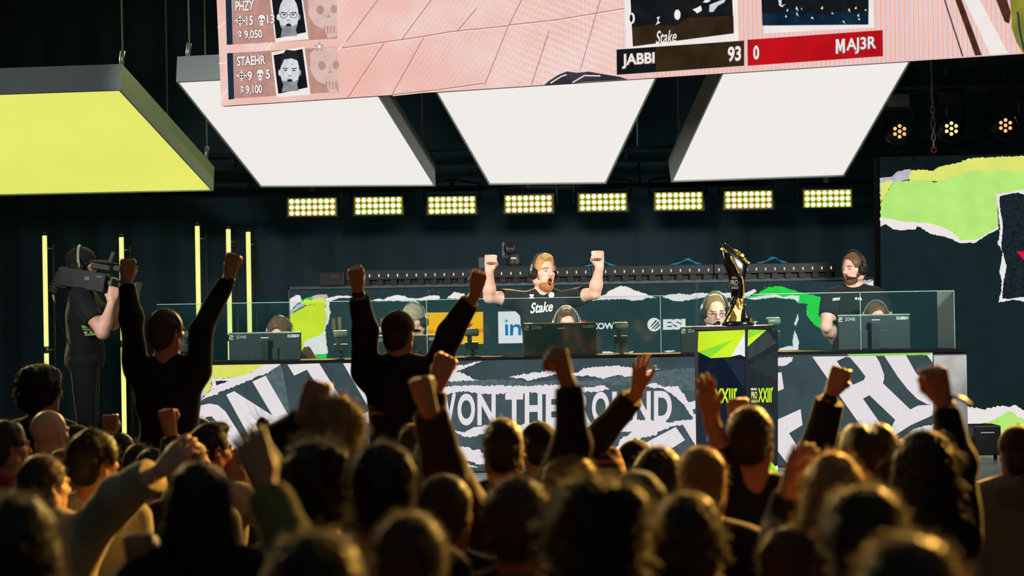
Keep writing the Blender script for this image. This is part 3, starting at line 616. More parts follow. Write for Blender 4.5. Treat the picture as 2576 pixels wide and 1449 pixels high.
S.poly([(1876, 747), (1906, 740), (1932, 722), (1964, 720), (1985, 727), (2019, 737), (2041, 741), (2062, 747), (2077, 743), (2120, 745), (2120, 830), (2067, 827), (2047, 816), (2030, 794), (2028, 781), (2032, 764), (2009, 764), (2007, 758), (1977, 749), (1955, 741), (1934, 745), (1891, 753)], W_grn, 2, 1, 11, 6)
S.poly([(1876, 750), (1902, 747), (1932, 742), (1951, 740), (1972, 747), (1990, 743), (2010, 743), (2011, 754), (2007, 762), (1998, 751), (1972, 751), (1951, 747.5), (1928, 750), (1898, 754.5)], W_wh, 3, .8, 12, 5)
S.poly([(2007, 788), (2009, 803), (2002, 820), (1998, 816)], W_wh, 3, .6, 1, 4); S.poly([(1999, 830), (2009, 856), (2008, 886), (1955, 886), (1962, 876), (1987, 870), (1996, 873), (1994, 856)], W_wh, 3, 1, 13, 5); S.poly([(2180, 714), (2197, 705), (2197, 724)], W_wh, 3); S.poly([(2150, 708), (2196, 703), (2180, 716)], W_gr, 2, 1)
S.poly([(1515, 884), (1530, 884), (1560, 890), (1595, 884), (1580, 896), (1517, 893)], W_wh, 2, 1, 14, 5); S.poly([(1669, 883), (1692, 881), (1699, 884), (1680, 886)], W_wh, 2, .6, 2, 4)
rnd = random.Random(9)
for k in range(26):   # scuffs in the paper picture
    x = rnd.choice([745, 760, 1070, 1080, 1108, 1140, 1800, 1812, 1826, 1930, 1690]) + rnd.uniform(-9, 9); y = rnd.uniform(728, 740) - (x - 760) * .0165 + 3
    S.poly([(x, y), (x + rnd.uniform(1, 4), y + rnd.uniform(-3, 2)), (x + rnd.uniform(1, 3), y + rnd.uniform(3, 8))], W_mid2, 1)
for k in range(22): S.poly([(1756, 712 + k * 5), (1744 + (k % 3) * 2, 715 + k * 5), (1756, 718 + k * 5)], W_mid, 1)
# sponsor logos
S.poly([(1073, 786.5), (1215, 784.5), (1216, 865), (1073, 867)], W_or, 4)
for k in range(3): S.poly([(1073, 830 + k * 3.3), (1216, 827 + k * 3.3), (1216, 829 + k * 3.3), (1073, 832 + k * 3.3)], W_rds, 5)
S.poly([(1094, 815), (1194, 813), (1186, 840), (1090, 842)], W_or, 6); S.text('DHL', (1100, 816), (1196, 814), (1186, 836), (1093, 838), W_rd, 7, 0.05, 0.35)
S.poly([(1253, 784), (1360, 782), (1361, 862), (1254, 864)], W_wh, 4); S.poly([(1270, 804), (1277.5, 803.8), (1277.5, 810.5), (1270, 810.7)], W_cy, 5); S.poly([(1270.5, 816), (1278, 816), (1278.5, 844), (1271, 844)], W_bu, 5)
S.poly([(1283, 816), (1290, 816), (1290, 820), (1297, 815.5), (1306, 816), (1311, 822), (1311, 843.5), (1304, 843.5), (1303.5, 826), (1299, 822), (1292, 824), (1290.5, 844), (1283, 844)], W_bu, 5)
S.rect(1487, 812.5, 1562, 828.5, 'ZOWIE', W_wh, 5, 0.035, -1.2); S.disc(1469, 815, 9, W_rd, 4)
S.disc(1645.5, 816.5, 17, W_wh, 4)
for a, b in (((1636, 821), (1650, 804)), ((1640, 826), (1656, 808)), ((1646, 828), (1659, 814))):
    S.poly([a, b, (b[0] + 3, b[1] + 3), (a[0] + 1.5, a[1] + 2)], W_dark, 5)
S.rect(1668, 803, 1739, 830, 'ESL', W_wh, 5, 0.06, -1.5)
S.poly([(921, 832), (925, 824), (929, 817), (931, 820), (928, 836), (923, 836)], W_wh, 5); S.rect(935, 823.5, 1018, 835, 'PREDATOR', W_wh, 5, 0.04, -1); S.rect(1894, 808.5, 1905, 819.5, 'T', W_wh, 5, 0.04)
for a in ((835, 801), (850, 797), (957, 800)): S.poly([(a[0], a[1]), (a[0] + 8, a[1]), (a[0] + 9, a[1] + 34), (a[0] + 1, a[1] + 34)], W_smr, 3, 1)  # orange smears: glass reflections painted into the picture
S.mb.build('display', t)
# side LED wall
YR = 15.6; xl = PY(2213, 700, YR).x; zt2 = PY(2213, 396, YR).z
t = thing('stage_screen', 'tall LED video wall at the right showing lime green torn paper', 'screen', (xl + 1.2, YR, STZ))
MB().box((xl + 1.3, YR + 0.1, (zt2 + STZ) / 2), (2.6, 0.18, zt2 - STZ), MATS['screen_cabinet']).build('cabinet', t)
S = Flat((0, YR, 0), (0, -1, 0), 0.0008)
S.poly([(2213.5, 402), (2900, 380), (2900, 1105), (2218, 1122)], W_drk2, 0)
S.poly([(2213, 395), (2576, 387), (2900, 380), (2900, 420), (2576, 440), (2292, 470), (2213, 470)], emat('paper_top_black', '101a1b', 1, 0.2), 1)
S.poly([(2213.5, 447.6), (2242.5, 445), (2259, 430), (2289, 425.6), (2303, 432), (2292, 447.6), (2253, 462), (2217, 475), (2213.5, 500)], W_gr, 2, 1, 3, 6)
S.poly([(2286, 446), (2292, 430), (2310, 426), (2344, 430), (2366, 419), (2405, 411), (2433, 400), (2466, 397), (2576, 391.6), (2900, 384), (2900, 436), (2576, 436), (2292, 462)], W_pale, 3, 1.2, 4, 6); S.poly([(2216, 460), (2248, 452), (2234, 479), (2215, 508)], W_pale, 3, .8, 5)
S.poly([(2213.5, 548), (2900, 450), (2900, 486), (2557, 482), (2506, 486), (2512, 576), (2483, 591), (2451, 611), (2415, 611), (2383, 598), (2344, 588.5), (2307, 568.6), (2303, 577), (2270, 579), (2245, 576), (2228, 563.6), (2215, 570.5)], W_wh, 2, 1, 6)
S.poly([(2215, 512), (2242, 466), (2259, 456), (2292, 454.5), (2336, 452), (2350, 458.7), (2383, 450), (2430, 434), (2460, 428), (2488, 432.5), (2510, 427), (2535, 431), (2576, 429.7), (2900, 424), (2900, 476), (2557, 482), (2506, 486), (2507, 507), (2511, 570.5), (2466, 598), (2447, 603.6), (2416, 603.6), (2405, 592.6), (2383, 576), (2342, 562), (2273, 556.7), (2215, 547)], W_lime, 4, 1, 7, 6)
S.poly([(2506, 486), (2529.6, 486), (2560, 478), (2900, 470), (2900, 765), (2576, 759), (2550, 754), (2535, 757), (2511.7, 761), (2518, 736), (2520, 706), (2514, 681), (2522, 640), (2517, 623), (2510, 614), (2516, 573), (2507, 504)], W_wh, 5, 1, 8, 6)
S.poly([(2516, 493), (2530, 490), (2560, 484), (2576, 490), (2900, 480), (2900, 748), (2576, 747), (2552, 750), (2538, 752), (2521, 750), (2524, 713), (2532, 670), (2525, 645), (2519, 623), (2520, 601), (2523, 570), (2514.4, 510)], W_bl, 6, .8, 9, 6)
S.poly([(2557, 632.6), (2670, 629), (2615, 700)], W_rd, 7); S.poly([(2511, 640), (2523, 628), (2520, 648), (2512, 700), (2506, 690)], W_drk2, 7); S.poly([(2525, 650), (2532, 670), (2524, 712), (2520, 706), (2514, 681)], W_wh, 8, .5)
S.poly([(2432, 1022), (2474, 1030), (2519, 1021), (2536, 1024), (2553, 1019), (2576, 1032), (2700, 1020), (2900, 1030), (2900, 1105), (2218, 1122), (2218, 1040), (2320, 1030)], W_wh, 3, 1.5, 10, 6)
S.poly([(2434, 1081), (2462, 1068), (2499, 1056), (2521, 1044), (2536, 1034), (2549, 1037), (2556, 1046), (2576, 1054), (2720, 1050), (2720, 1100), (2470, 1102), (2434, 1098)], W_lime, 4, 1, 11, 6)
S.mb.build('display', t)
# ------------------------------------------------------------------ LED batten, pan camera, blue cables on the wall top
zw = zt
for i in range(4):
    xa = PY(872 + i * 308, 700, YW).x; xb = PY(872 + (i + 1) * 308 - 3, 700, YW).x; Yb = YW + 0.02
    t = thing('light_batten', ['leftmost', 'second from left', 'third from left', 'rightmost'][i] + ' black light batten with small white diodes on the video wall', 'stage lamp', ((xa + xb) / 2, Yb, zw), 'light battens along the top of the video wall')
    b = MB(); b.box(((xa + xb) / 2, Yb, zw + 0.09), (xb - xa, 0.12, 0.085), mat('batten_case', '151d20', 0.45), bev=0.006); b.box(((xa + xb) / 2, Yb + 0.02, zw + 0.024), (xb - xa, 0.07, 0.048), M_blk); b.build('housing', t)
    for k in range(9): MB().box((xa + (k + .5) * (xb - xa) / 9, Yb, zw + 0.024), (0.05, 0.1, 0.048), M_blk).build('foot', t)
    for k in range(13):
        x = xa + (k + .5) * (xb - xa) / 13
        MB().box((x, Yb - 0.062, zw + 0.085), (0.009, 0.008, 0.024), emat('diode', 'f0efd8', 1)).build('diode', t)
        if k % 2 == 0: MB().box((x + 0.03, Yb - 0.0605, zw + 0.1), (0.004, 0.002, 0.05), M_dk).build('vent_slot', t)
xa = PY(805, 700, YW).x; xb = PY(868, 700, YW).x
t = thing('cable_box', 'dark connector box at the left end of the light battens', 'box', ((xa + xb) / 2, YW, zw))
MB().box(((xa + xb) / 2, YW + 0.02, zw + 0.06), (xb - xa, 0.12, 0.12), M_blk, bev=0.01).build('case', t); MB().box((xb - 0.08, YW - 0.045, zw + 0.08), (0.09, 0.012, 0.05), M_dk).build('socket', t)
zc = zw + 0.1325
c = PY(1295, 664, YW); base_z = zc
t = thing('pan_camera', 'dark robotic pan camera standing on the light batten behind the shouting man', 'camera', (c.x, YW + 0.02, base_z))
MB().box((c.x, YW + 0.02, base_z + 0.008), (0.42, 0.13, 0.016), M_blk).build('mounting_plate', t)
q = MB(); q.lathe((c.x, YW + 0.02, base_z + 0.016), (0, 0, 1), [(0.066, 0), (0.068, 0.03), (0.062, 0.1), (0.05, 0.115)], M_dk, 24); q.build('base', t)
MB().box((c.x - 0.01, YW - 0.052, base_z + 0.085), (0.045, 0.008, 0.012), M_white).build('badge', t)
h = PY(1284, 625, YW); 
q = MB(); q.ball((h.x, YW + 0.02, h.z), 0.052, M_dk, 20); q.lathe((h.x, YW - 0.02, h.z), (0, -1, 0), [(0.044, 0), (0.044, 0.03), (0.036, 0.034), (0.03, 0.026), (0.0, 0.02)], M_blk, 24); q.build('camera_head', t)
q = MB(); q.box((h.x - 0.062, YW + 0.02, h.z - 0.01), (0.022, 0.07, 0.13), mat('cam_arm', '43524f', 0.5), bev=0.008); q.box((h.x - 0.03, YW + 0.02, h.z - 0.075), (0.09, 0.07, 0.03), M_dk, bev=0.006); q.build('yoke', t)
c = PY(1222, 668, YW)
t = thing('control_box', 'small grey box standing on the light batten beside the pan camera', 'box', (c.x, YW + 0.03, zc)); MB().box((c.x, YW + 0.03, zc + 0.05), (0.12, 0.1, 0.1), mat('box_grey', '39464a', 0.5), bev=0.006).build('case', t); MB().box((c.x + 0.07, YW, zc + 0.02), (0.02, 0.02, 0.04), M_red).build('plug', t)
for i, cx in enumerate((1512, 1728, 1945)):
    c = PY(cx, 672, YW); q = MB(); rr = random.Random(i)
    for k in range(3):
        q.tube(smooth([(c.x - 0.1 - 0.02 * k, YW + 0.02, zc + 0.006), (c.x - 0.05, YW + 0.02 + k * .01, zc + 0.025), (c.x + rr.uniform(-.01, .02), YW + k * .012, zc + 0.045 + 0.006 * k), (c.x + 0.05, YW + .02, zc + 0.03), (c.x + 0.09 + 0.02 * k, YW + 0.03, zc + 0.006)]), 0.004, M_blue, 6)
    o = q.build('cable_bundle'); tag(o, 'small blue cable loop on the light battens ' + ['beside the fist of the shouting man', 'halfway between the shouting man and the trophy', 'just right of the trophy'][i], 'cable')
# ------------------------------------------------------------------ players' counter with LED front
YC = 13.8; ZC = PY(1288, 897, YC).z
xl = PY(395, 905, YC).x; xg = PY(2347, 881, YC).x; xr = PY(2429, 880, YC).x
t = thing('player_counter', 'long players counter with LED front reading WON THE ROUND', 'counter', ((xl + xr) / 2, YC, STZ))
MB().box(((xl + xr) / 2, YC + 0.2, ZC - 0.012), (xr - xl + 0.02, 0.42, 0.024), mat('countertop_black', '0c0e0f', 0.85, spec=0.1)).build('countertop', t)
MB().box(((xl + xr) / 2, YC + 0.06, (STZ + ZC) / 2 - 0.012), (xr - xl, 0.1, ZC - STZ - 0.03), M_blk).build('carcass', t)
MB().box(((xl + xr) / 2, YC + 0.5, 1.725), (xr - xl - 0.2, 0.44, 0.03), M_dk).build('desktop', t)
for x in (xl + 0.2, -0.9, 0.6, 2.0, xr - 0.2): MB().box((x, YC + 0.66, (STZ + 1.71) / 2), (0.06, 0.06, 1.71 - STZ), M_blk).build('leg', t)
MB().box(((xg + xr) / 2, YC, (STZ + ZC) / 2 - 0.02), (xr - xg, 0.05, ZC - STZ - 0.05), mat('blank_panel', '8f9294', 0.5, noise=0.3, scale=5)).build('blank_end_panel', t)
S = Flat((0, YC + 0.005, 0), (0, -1, 0), 0.0008)
K_st = 0.12
D0 = emat('counter_charcoal', '3c4c50', 1, 0.1, 8); D1 = emat('counter_slate', '45555a', 1, 0.12, 12); D2 = emat('counter_soft', '55666a', 1, 0.2, 30); DW = emat('counter_white', 'e9e3e6', 1, 0.02, 30, K_st, 60); DY = emat('counter_yellow', 'dfe468', 1, 0.04, 20, K_st, 60); DG = emat('counter_green', '8cd05c', 1, 0.1, 20); DB = emat('counter_black', '222c31', 1, 0.3, 25); DGR = emat('counter_greypaper', 'c9c9d8', 1, 0.1, 14)
S.poly([(396, 917), (2347, 884), (2352, 1165), (396, 1200)], D0, 0)
S.poly([(396, 916), (485, 914), (672, 912), (662, 921), (633, 936), (614, 948), (579, 951), (532, 952), (530, 979), (514, 995), (396, 1000)], DY, 1, 1, 1); S.poly([(396, 917), (470, 917), (485, 923), (500, 942), (508, 955), (513, 973), (515, 990), (509, 999), (497, 1010), (485, 1022), (396, 1080)], DGR, 2, 1.2, 2)
S.poly([(396, 1085), (485, 1022), (510, 1000), (530, 983), (545, 968), (560, 960), (580, 953), (600, 947), (625, 941), (640, 932), (660, 921), (672, 912), (710, 911), (697, 923), (670, 939), (637, 952), (592, 971), (567, 981), (542, 993), (511, 1004), (486, 1025), (396, 1110)], DW, 3, 1.5, 3)
S.poly([(532, 952), (579, 951), (592, 953), (578, 960), (560, 963), (545, 968), (540, 975), (530, 983), (533, 965)], DW, 2, 1, 4); S.poly([(541, 958), (556, 957), (575, 960), (560, 964), (545, 970)], DB, 4, .8, 5)
S.poly([(670, 940), (705, 916), (712, 936), (733, 1058), (668, 945)], D2, 1)
S.poly([(484, 1034), (500, 1021), (527, 1015), (548, 1019), (567, 1035), (594, 1077), (640, 1150), (420, 1150), (440, 1060)], DW, 4); S.poly([(519, 1049), (532, 1047), (543, 1059), (590, 1140), (520, 1140), (508, 1070)], D0, 5)
S.poly([(569, 993), (589, 984), (685, 1045), (635, 960), (668, 945), (734, 1059), (790, 1150), (655, 1150)], DW, 4)
S.poly([(723, 917), (803, 914), (842, 977), (905, 1080), (860, 1090), (802, 977), (772, 930), (740, 945)], DW, 4); S.poly([(863, 914), (905, 913), (960, 1005), (1010, 1090), (960, 1100), (931, 1032)], DW, 4); S.poly([(911, 1043), (931, 1032), (950, 1070), (918, 1062)], DW, 4, 1)
S.poly([(747, 910.5), (861, 909), (861, 911.5), (747, 913)], DG, 5); S.poly([(672, 911.5), (1130, 904), (1130, 906.5), (672, 914)], DW, 4)
S.poly([(1112, 955), (1350, 958), (1752, 935), (1752, 1166), (1112, 1178)], D1, 1)
S.poly([(1130, 955), (1310, 955), (1319, 962), (1415, 958), (1500, 955), (1600, 945), (1680, 930), (1752, 925), (1752, 985), (1640, 966), (1480, 970), (1250, 975), (1130, 975)], D2, 2, 1.5, 6)
for a, sd in (([(1142, 919), (1168, 919), (1212, 907), (1185, 921), (1165, 928), (1150, 933), (1118, 949), (1112, 955), (1120, 938)], 1), ([(1118, 949), (1144, 933), (1168, 940), (1191, 953), (1204, 957), (1168, 958), (1129, 959)], 2),
        ([(1280, 949), (1311, 942), (1350, 936), (1376, 933), (1415, 940), (1455, 938), (1467, 927), (1506, 923), (1558, 920), (1584, 925), (1620, 931), (1662, 928), (1626, 938), (1582, 948), (1553, 944), (1516, 953), (1493, 946), (1454, 945), (1402, 941), (1363, 949), (1329, 958), (1319, 953)], 3),
        ([(1100, 972), (1150, 971), (1194, 970), (1246, 970), (1324, 971), (1415, 968), (1457, 975), (1522, 970), (1532, 978), (1496, 986), (1418, 987), (1407, 992), (1371, 992), (1345, 987), (1319, 989), (1236, 991), (1199, 989), (1178, 984), (1152, 986), (1113, 994), (1100, 990)], 4),
        ([(1615, 971), (1644, 964), (1675, 973), (1706, 972), (1722, 992), (1740, 1028), (1752, 1049), (1752, 1062), (1735, 1041), (1722, 1018), (1698, 997), (1670, 979)], 5), ([(1727, 1012), (1752, 1007), (1752, 1027), (1737, 1031)], 6),
        ([(1142, 1083), (1168, 1088), (1190, 1076), (1225, 1069), (1290, 1071), (1320, 1067), (1400, 1064), (1480, 1066), (1560, 1062), (1600, 1056), (1650, 1057), (1690, 1062), (1745, 1055), (1727, 1066), (1700, 1071), (1655, 1085), (1650, 1095), (1620, 1100), (1570, 1120), (1545, 1142), (1560, 1105), (1590, 1087), (1500, 1086), (1392, 1093), (1300, 1095), (1215, 1092), (1190, 1099), (1168, 1099), (1150, 1090)], 7),
        ([(1100, 1120), (1146, 1122), (1176, 1124), (1194, 1133), (1204, 1130), (1225, 1150), (1225, 1169), (1207, 1169), (1181, 1160), (1150, 1156), (1100, 1150)], 8), ([(1155, 1176), (1176, 1166), (1202, 1176)], 9)):
    S.poly(a, DW, 4, 1.6, sd, 5)
for ch, a, b in (('W', 1090, 1147), ('O', 1151, 1195), ('N', 1201, 1247), ('T', 1271, 1316), ('H', 1320, 1364), ('E', 1373, 1411), ('R', 1442, 1486), ('O', 1489, 1533), ('U', 1540, 1585), ('N', 1592, 1637), ('D', 1645, 1690)):
    k = lambda x: (991 - (x - 1100) * .0135, 1071.5 - (x - 1100) * .016); (ta, ba), (tb, bb) = k(a), k(b)
    S.text(ch, (a, ta), (b, tb), (b, bb), (a, ba), DW, 5, 0.035)
S.poly([(1633, 1109), (1700, 1074), (1723, 1107), (1690, 1128), (1600, 1170), (1590, 1135)], DW, 5); S.poly([(1717, 1067), (1752, 1049), (1756, 1117), (1752, 1125)], DW, 5)
S.poly([(1752, 895), (1962, 890), (1962, 1172), (1752, 1176)], D0, 1)
S.poly([(2120, 886), (2346, 881.5), (2346, 893), (2139, 896)], DG, 3, .5); S.poly([(1955, 900), (1995, 898), (1992, 910), (1972, 920), (1955, 922)], DW, 3, 1, 3); S.poly([(1955, 938), (1966, 936), (1972, 978), (1955, 985)], DW, 3)
S.poly([(2043, 897), (2129, 896), (2203, 895), (2213, 912), (2224, 942), (2224, 954), (2221, 964), (2290, 1030), (2310, 1020), (2348, 1018), (2348, 1044), (2290, 1070), (2245, 1099), (2240, 1080), (2252, 1056), (2187, 994), (2171, 1003), (2225, 1080), (2260, 1130), (2200, 1130), (2158, 1061)], DW, 3)
S.poly([(2105, 908.5), (2129, 897), (2139, 900), (2158, 922), (2177, 947), (2173, 956), (2146, 968)], D0, 4)
S.poly([(2224.5, 895), (2279, 893.5), (2305, 939.5), (2324, 959), (2349, 989), (2348, 1019), (2332, 1016.5), (2308, 1004), (2283, 979), (2258, 947)], DW, 4); S.poly([(2331, 892), (2346, 891), (2346, 912)], DW, 4)
S.poly([(2348, 1066), (2300, 1079), (2260, 1108), (2300, 1118), (2348, 1100)], DW, 4, 1.5, 5); S.poly([(1955, 1056), (2014, 1029), (2019, 1069), (1985, 1090), (2008, 1127), (1981, 1167), (1955, 1133)], DW, 4)
S.mb.build('display', t)
# glass screen on the counter
def glass_mat(name, tint, haze, gr=0.04, g=1.0):  # a teal diffuse share paints reflected haze into the pane
    m = bpy.data.materials.new(name); m.use_nodes = True; nt = m.node_tree; N = nt.nodes.new; L = nt.links.new; nt.nodes.remove(nt.nodes['Principled BSDF'])
    tr = N('ShaderNodeBsdfTransparent'); tr.inputs[0].default_value = (*tint, 1)
    gl = N('ShaderNodeBsdfGlossy'); gl.inputs['Roughness'].default_value = gr
    df = N('ShaderNodeBsdfDiffuse'); nz = N('ShaderNodeTexNoise'); nz.inputs['Scale'].default_value = 2.0; tc = N('ShaderNodeTexCoord'); L(tc.outputs['Object'], nz.inputs['Vector'])
    rp = N('ShaderNodeValToRGB'); rp.color_ramp.elements[0].color = (0.06 * g, 0.32, 0.33 / g, 1); rp.color_ramp.elements[1].color = (0.12 * g, 0.42, 0.42 / g, 1); L(nz.outputs['Fac'], rp.inputs[0]); L(rp.outputs[0], df.inputs[0])
    fr = N('ShaderNodeFresnel'); fr.inputs[0].default_value = 1.35
    m1 = N('ShaderNodeMixShader'); L(fr.outputs[0], m1.inputs[0]); L(tr.outputs[0], m1.inputs[1]); L(gl.outputs[0], m1.inputs[2])
    m2 = N('ShaderNodeMixShader'); m2.inputs[0].default_value = haze; L(m1.outputs[0], m2.inputs[1]); L(df.outputs[0], m2.inputs[2]); L(m2.outputs[0], nt.nodes['Material Output'].inputs[0]); return m
G_pane = glass_mat('clear_glass', (0.82, 0.96, 0.96), 0.024); G_edge = emat('glass_edge', '6fa092', 0.6, 0.2, 4) if False else mat('glass_edge', '86b0a4', 0.3)
zg = PY(1288, 750.5, YC + 0.1).z; ea = PY(395, 800, YC + 0.1).x; eb = PY(1075, 800, YC + 0.1).x; ec = PY(1663, 800, YC + 0.1).x; ed = PY(2166, 800, YC + 0.1).x; ee = PY(2402, 800, YC + 0.1).x
for (xa, xb, nm) in ((ea, eb, 'clear glass screen pane on the left end of the counter'), (eb, ec, 'clear glass screen pane in front of the shouting man'), (ec, ed, 'clear glass screen pane behind the trophy'), (ed, ee, 'clear glass screen pane at the right end of the counter')):
    t = thing('glass_pane', nm, 'glass screen', ((xa + xb) / 2, YC + 0.1, ZC), 'glass screens along the counter')
    MB().add([(xa + .002, YC + 0.1, ZC), (xb - .002, YC + 0.1, ZC), (xb - .002, YC + 0.1, zg), (xa + .002, YC + 0.1, zg)], [(0, 1, 2, 3)], G_pane).build('pane', t)
    q = MB(); q.box(((xa + xb) / 2, YC + 0.1, zg), (xb - xa - .004, 0.01, 0.0045), G_edge); q.box((xb - .004, YC + 0.1, (zg + ZC) / 2), (0.004, 0.01, zg - ZC), G_edge); q.build('edge', t)
t = thing('glass_pane', 'short glass side pane turning back at the right end of the counter', 'glass screen', (ee, YC + 0.25, ZC), 'glass screens along the counter')
MB().add([(ee, YC + 0.1, ZC), (ee - 0.06, YC + 0.4, ZC), (ee - 0.06, YC + 0.4, zg), (ee, YC + 0.1, zg)], [(0, 1, 2, 3)], glass_mat('side_glass', (0.75, 0.92, 0.88), 0.12, 0.9, 1.25)).build('pane', t)
# ------------------------------------------------------------------ monitors
E_txt = mat('print_white', 'cfd6cf', 0.6)
def monitor(px, py, label, full=True):
    Y = YC + 0.36; c = PY(px, py, Y); t = thing('monitor', label, 'monitor', (c.x, Y, 1.74), "monitors on the players' desk"); W, H = 0.54, 0.32
    zc = c.z - H / 2
    q = MB(); q.box((c.x, Y + 0.015, zc), (W, 0.03, H), M_dk, bev=0.006); q.box((c.x, Y - 0.006, zc - 0.02), (0.2, 0.016, 0.14), M_dk, bev=0.006); q.build('casing', t)
    MB().box((c.x, Y + 0.015, c.z + 0.003), (W, 0.034, 0.008), mat('monitor_rim', '9aa69a', 0.4)).build('top_rim', t)
    MB().box((c.x, Y + 0.032, zc), (W - 0.02, 0.004, H - 0.02), emat('monitor_picture', '5a6a78', 0.6)).build('screen', t)
    q = MB(); q.box((c.x, Y - 0.035, (c.z - 0.05 + 1.75) / 2), (0.066, 0.03, c.z - 0.05 - 1.75), M_blk, bev=0.006); q.build('stand_column', t)
    MB().box((c.x, Y - 0.02, 1.748), (0.26, 0.2, 0.016), M_blk, bev=0.005).build('stand_base', t)
    MB().box((c.x + 0.005, Y - 0.052, c.z - 0.034), (0.06, 0.003, 0.006), M_white).build('handle_slot', t)
    S = Flat((0, Y - 0.0008, 0), (0, -1, 0), 0.0006); dx = lambda a: px + a; sk = -0.0175
    def pl(x): return py + (x) * sk
    S.rect(px - 72, pl(-72) + 5, px - 47, pl(-72) + 13, 'ZOWIE', E_txt, 1, 0.0, -0.4); S.rect(px + 56, pl(56) + 4, px + 88, pl(56) + 12, 'XL2586X+', E_txt, 1, 0.05, -0.5)
    S.line([(px - 88, pl(-88) + 5), (px - 80, pl(-80) + 5), (px - 80, pl(-80) + 9), (px - 88, pl(-88) + 9), (px - 88, pl(-88) + 14), (px - 79, pl(-80) + 14)], 2.0, E_txt, 1); S.mb.build('lettering', t)
monitor(666, 838, 'black monitor seen from behind, leftmost on the desk'); monitor(1022, 845, 'black monitor seen from behind, in front of the player in the beige cap'); monitor(1409, 814, 'black monitor seen from behind, below the shouting man'); monitor(1803, 822, 'black monitor mostly hidden behind the podium'); monitor(2198, 793, 'black monitor seen from behind at the right end, its stand column showing')
# player cameras on little stands
M_camb = mat('cam_barrel', '5c6a62', 0.4)
for px, py, Y, nm, tilt in ((856, 841, YC + 0.3, 'small cylindrical player camera left of the man in the cap', 1), (1186, 836, YC + 0.3, 'small cylindrical player camera in front of the orange sign', 1), (1561, 820, YC + 0.3, 'small cylindrical player camera right of the middle monitor', 1), (1944, 808, YC + 0.3, 'small cylindrical player camera just right of the trophy', 1), (468, 842, YC + 0.3, 'small pale cylindrical camera behind the man with glasses raising both fists', 1)):
    c = PY(px, py, Y); t = thing('desk_camera', nm, 'camera', (c.x, Y, 1.74), 'player cameras on the desk')
    MB().lathe(c + Vector((-0.05, -0.02, 0)), (1, 0.25, 0), [(0.0, -0.002), (0.02, 0), (0.027, 0.004), (0.029, 0.012), (0.029, 0.098), (0.024, 0.104)], M_camb, 20).build('barrel', t)
    MB().lathe(c + Vector((-0.051, -0.02, 0)), (-1, -0.25, 0), [(0.02, 0.0), (0.018, 0.004), (0.004, 0.003)], M_dk, 16).build('lens', t)
    q = MB(); q.box((c.x - 0.015, Y, c.z - 0.05), (0.034, 0.034, 0.06), M_dk, bev=0.004); q.box((c.x, Y, c.z - 0.1), (0.1, 0.07, 0.055), M_blk, bev=0.005); q.build('body', t)
    q = MB(); q.tube([(c.x + 0.005, Y, c.z - 0.125), (c.x + 0.005, Y, 1.75)], 0.011, M_blk, 8); q.ball((c.x + 0.005, Y, c.z - 0.155), 0.02, M_blk); q.tube([(c.x + 0.005, Y, c.z - 0.155), (c.x + 0.035, Y - 0.01, c.z - 0.15)], 0.007, M_blk, 6); q.build('stand', t)
    MB().lathe((c.x + 0.005, Y, 1.74), (0, 0, 1), [(0.06, 0), (0.06, 0.008), (0.02, 0.014)], M_blk, 20).build('base', t)
    MB().tube([(c.x - 0.03, Y - 0.03, c.z - 0.115), (c.x - 0.05, Y - 0.03, c.z - 0.16), (c.x - 0.055, Y - 0.02, c.z - 0.23), (c.x - 0.05, Y, 1.745)], 0.003, M_blk, 5).build('cable', t)
# floor case at the right
c = PY(2483, 1160, 14.1)
t = thing('floor_case', 'black case on wheels standing on the stage right of the counter', 'case', (c.x, 14.1, STZ))
MB().box((c.x, 14.2, STZ + 0.15), (0.2, 0.26, 0.22), M_blk, bev=0.006).build('body', t); MB().box((c.x, 14.068, STZ + 0.21), (0.1, 0.006, 0.007), M_white).build('handle', t); MB().ball((c.x, 14.15, STZ + 0.262), 0.025, M_blk, sc3=(1, 1, .5)).build('knob', t)
for dx in (-0.07, 0.07): MB().lathe((c.x + dx - 0.01, 14.13, STZ + 0.02), (1, 0, 0), [(0.02, 0), (0.02, 0.02)], M_dk, 12).build('wheel', t)
t = thing('stage_monitor', 'small black wedge beside the floor case', 'speaker', (c.x - 0.14, 14.2, STZ)); MB().hexa([(c.x - .2, 14.1, STZ), (c.x - .115, 14.1, STZ), (c.x - .115, 14.4, STZ), (c.x - .2, 14.4, STZ)], [(c.x - .2, 14.12, STZ + .1), (c.x - .115, 14.12, STZ + .1), (c.x - .115, 14.38, STZ + .16), (c.x - .2, 14.38, STZ + .16)], M_blk).build('cabinet', t)
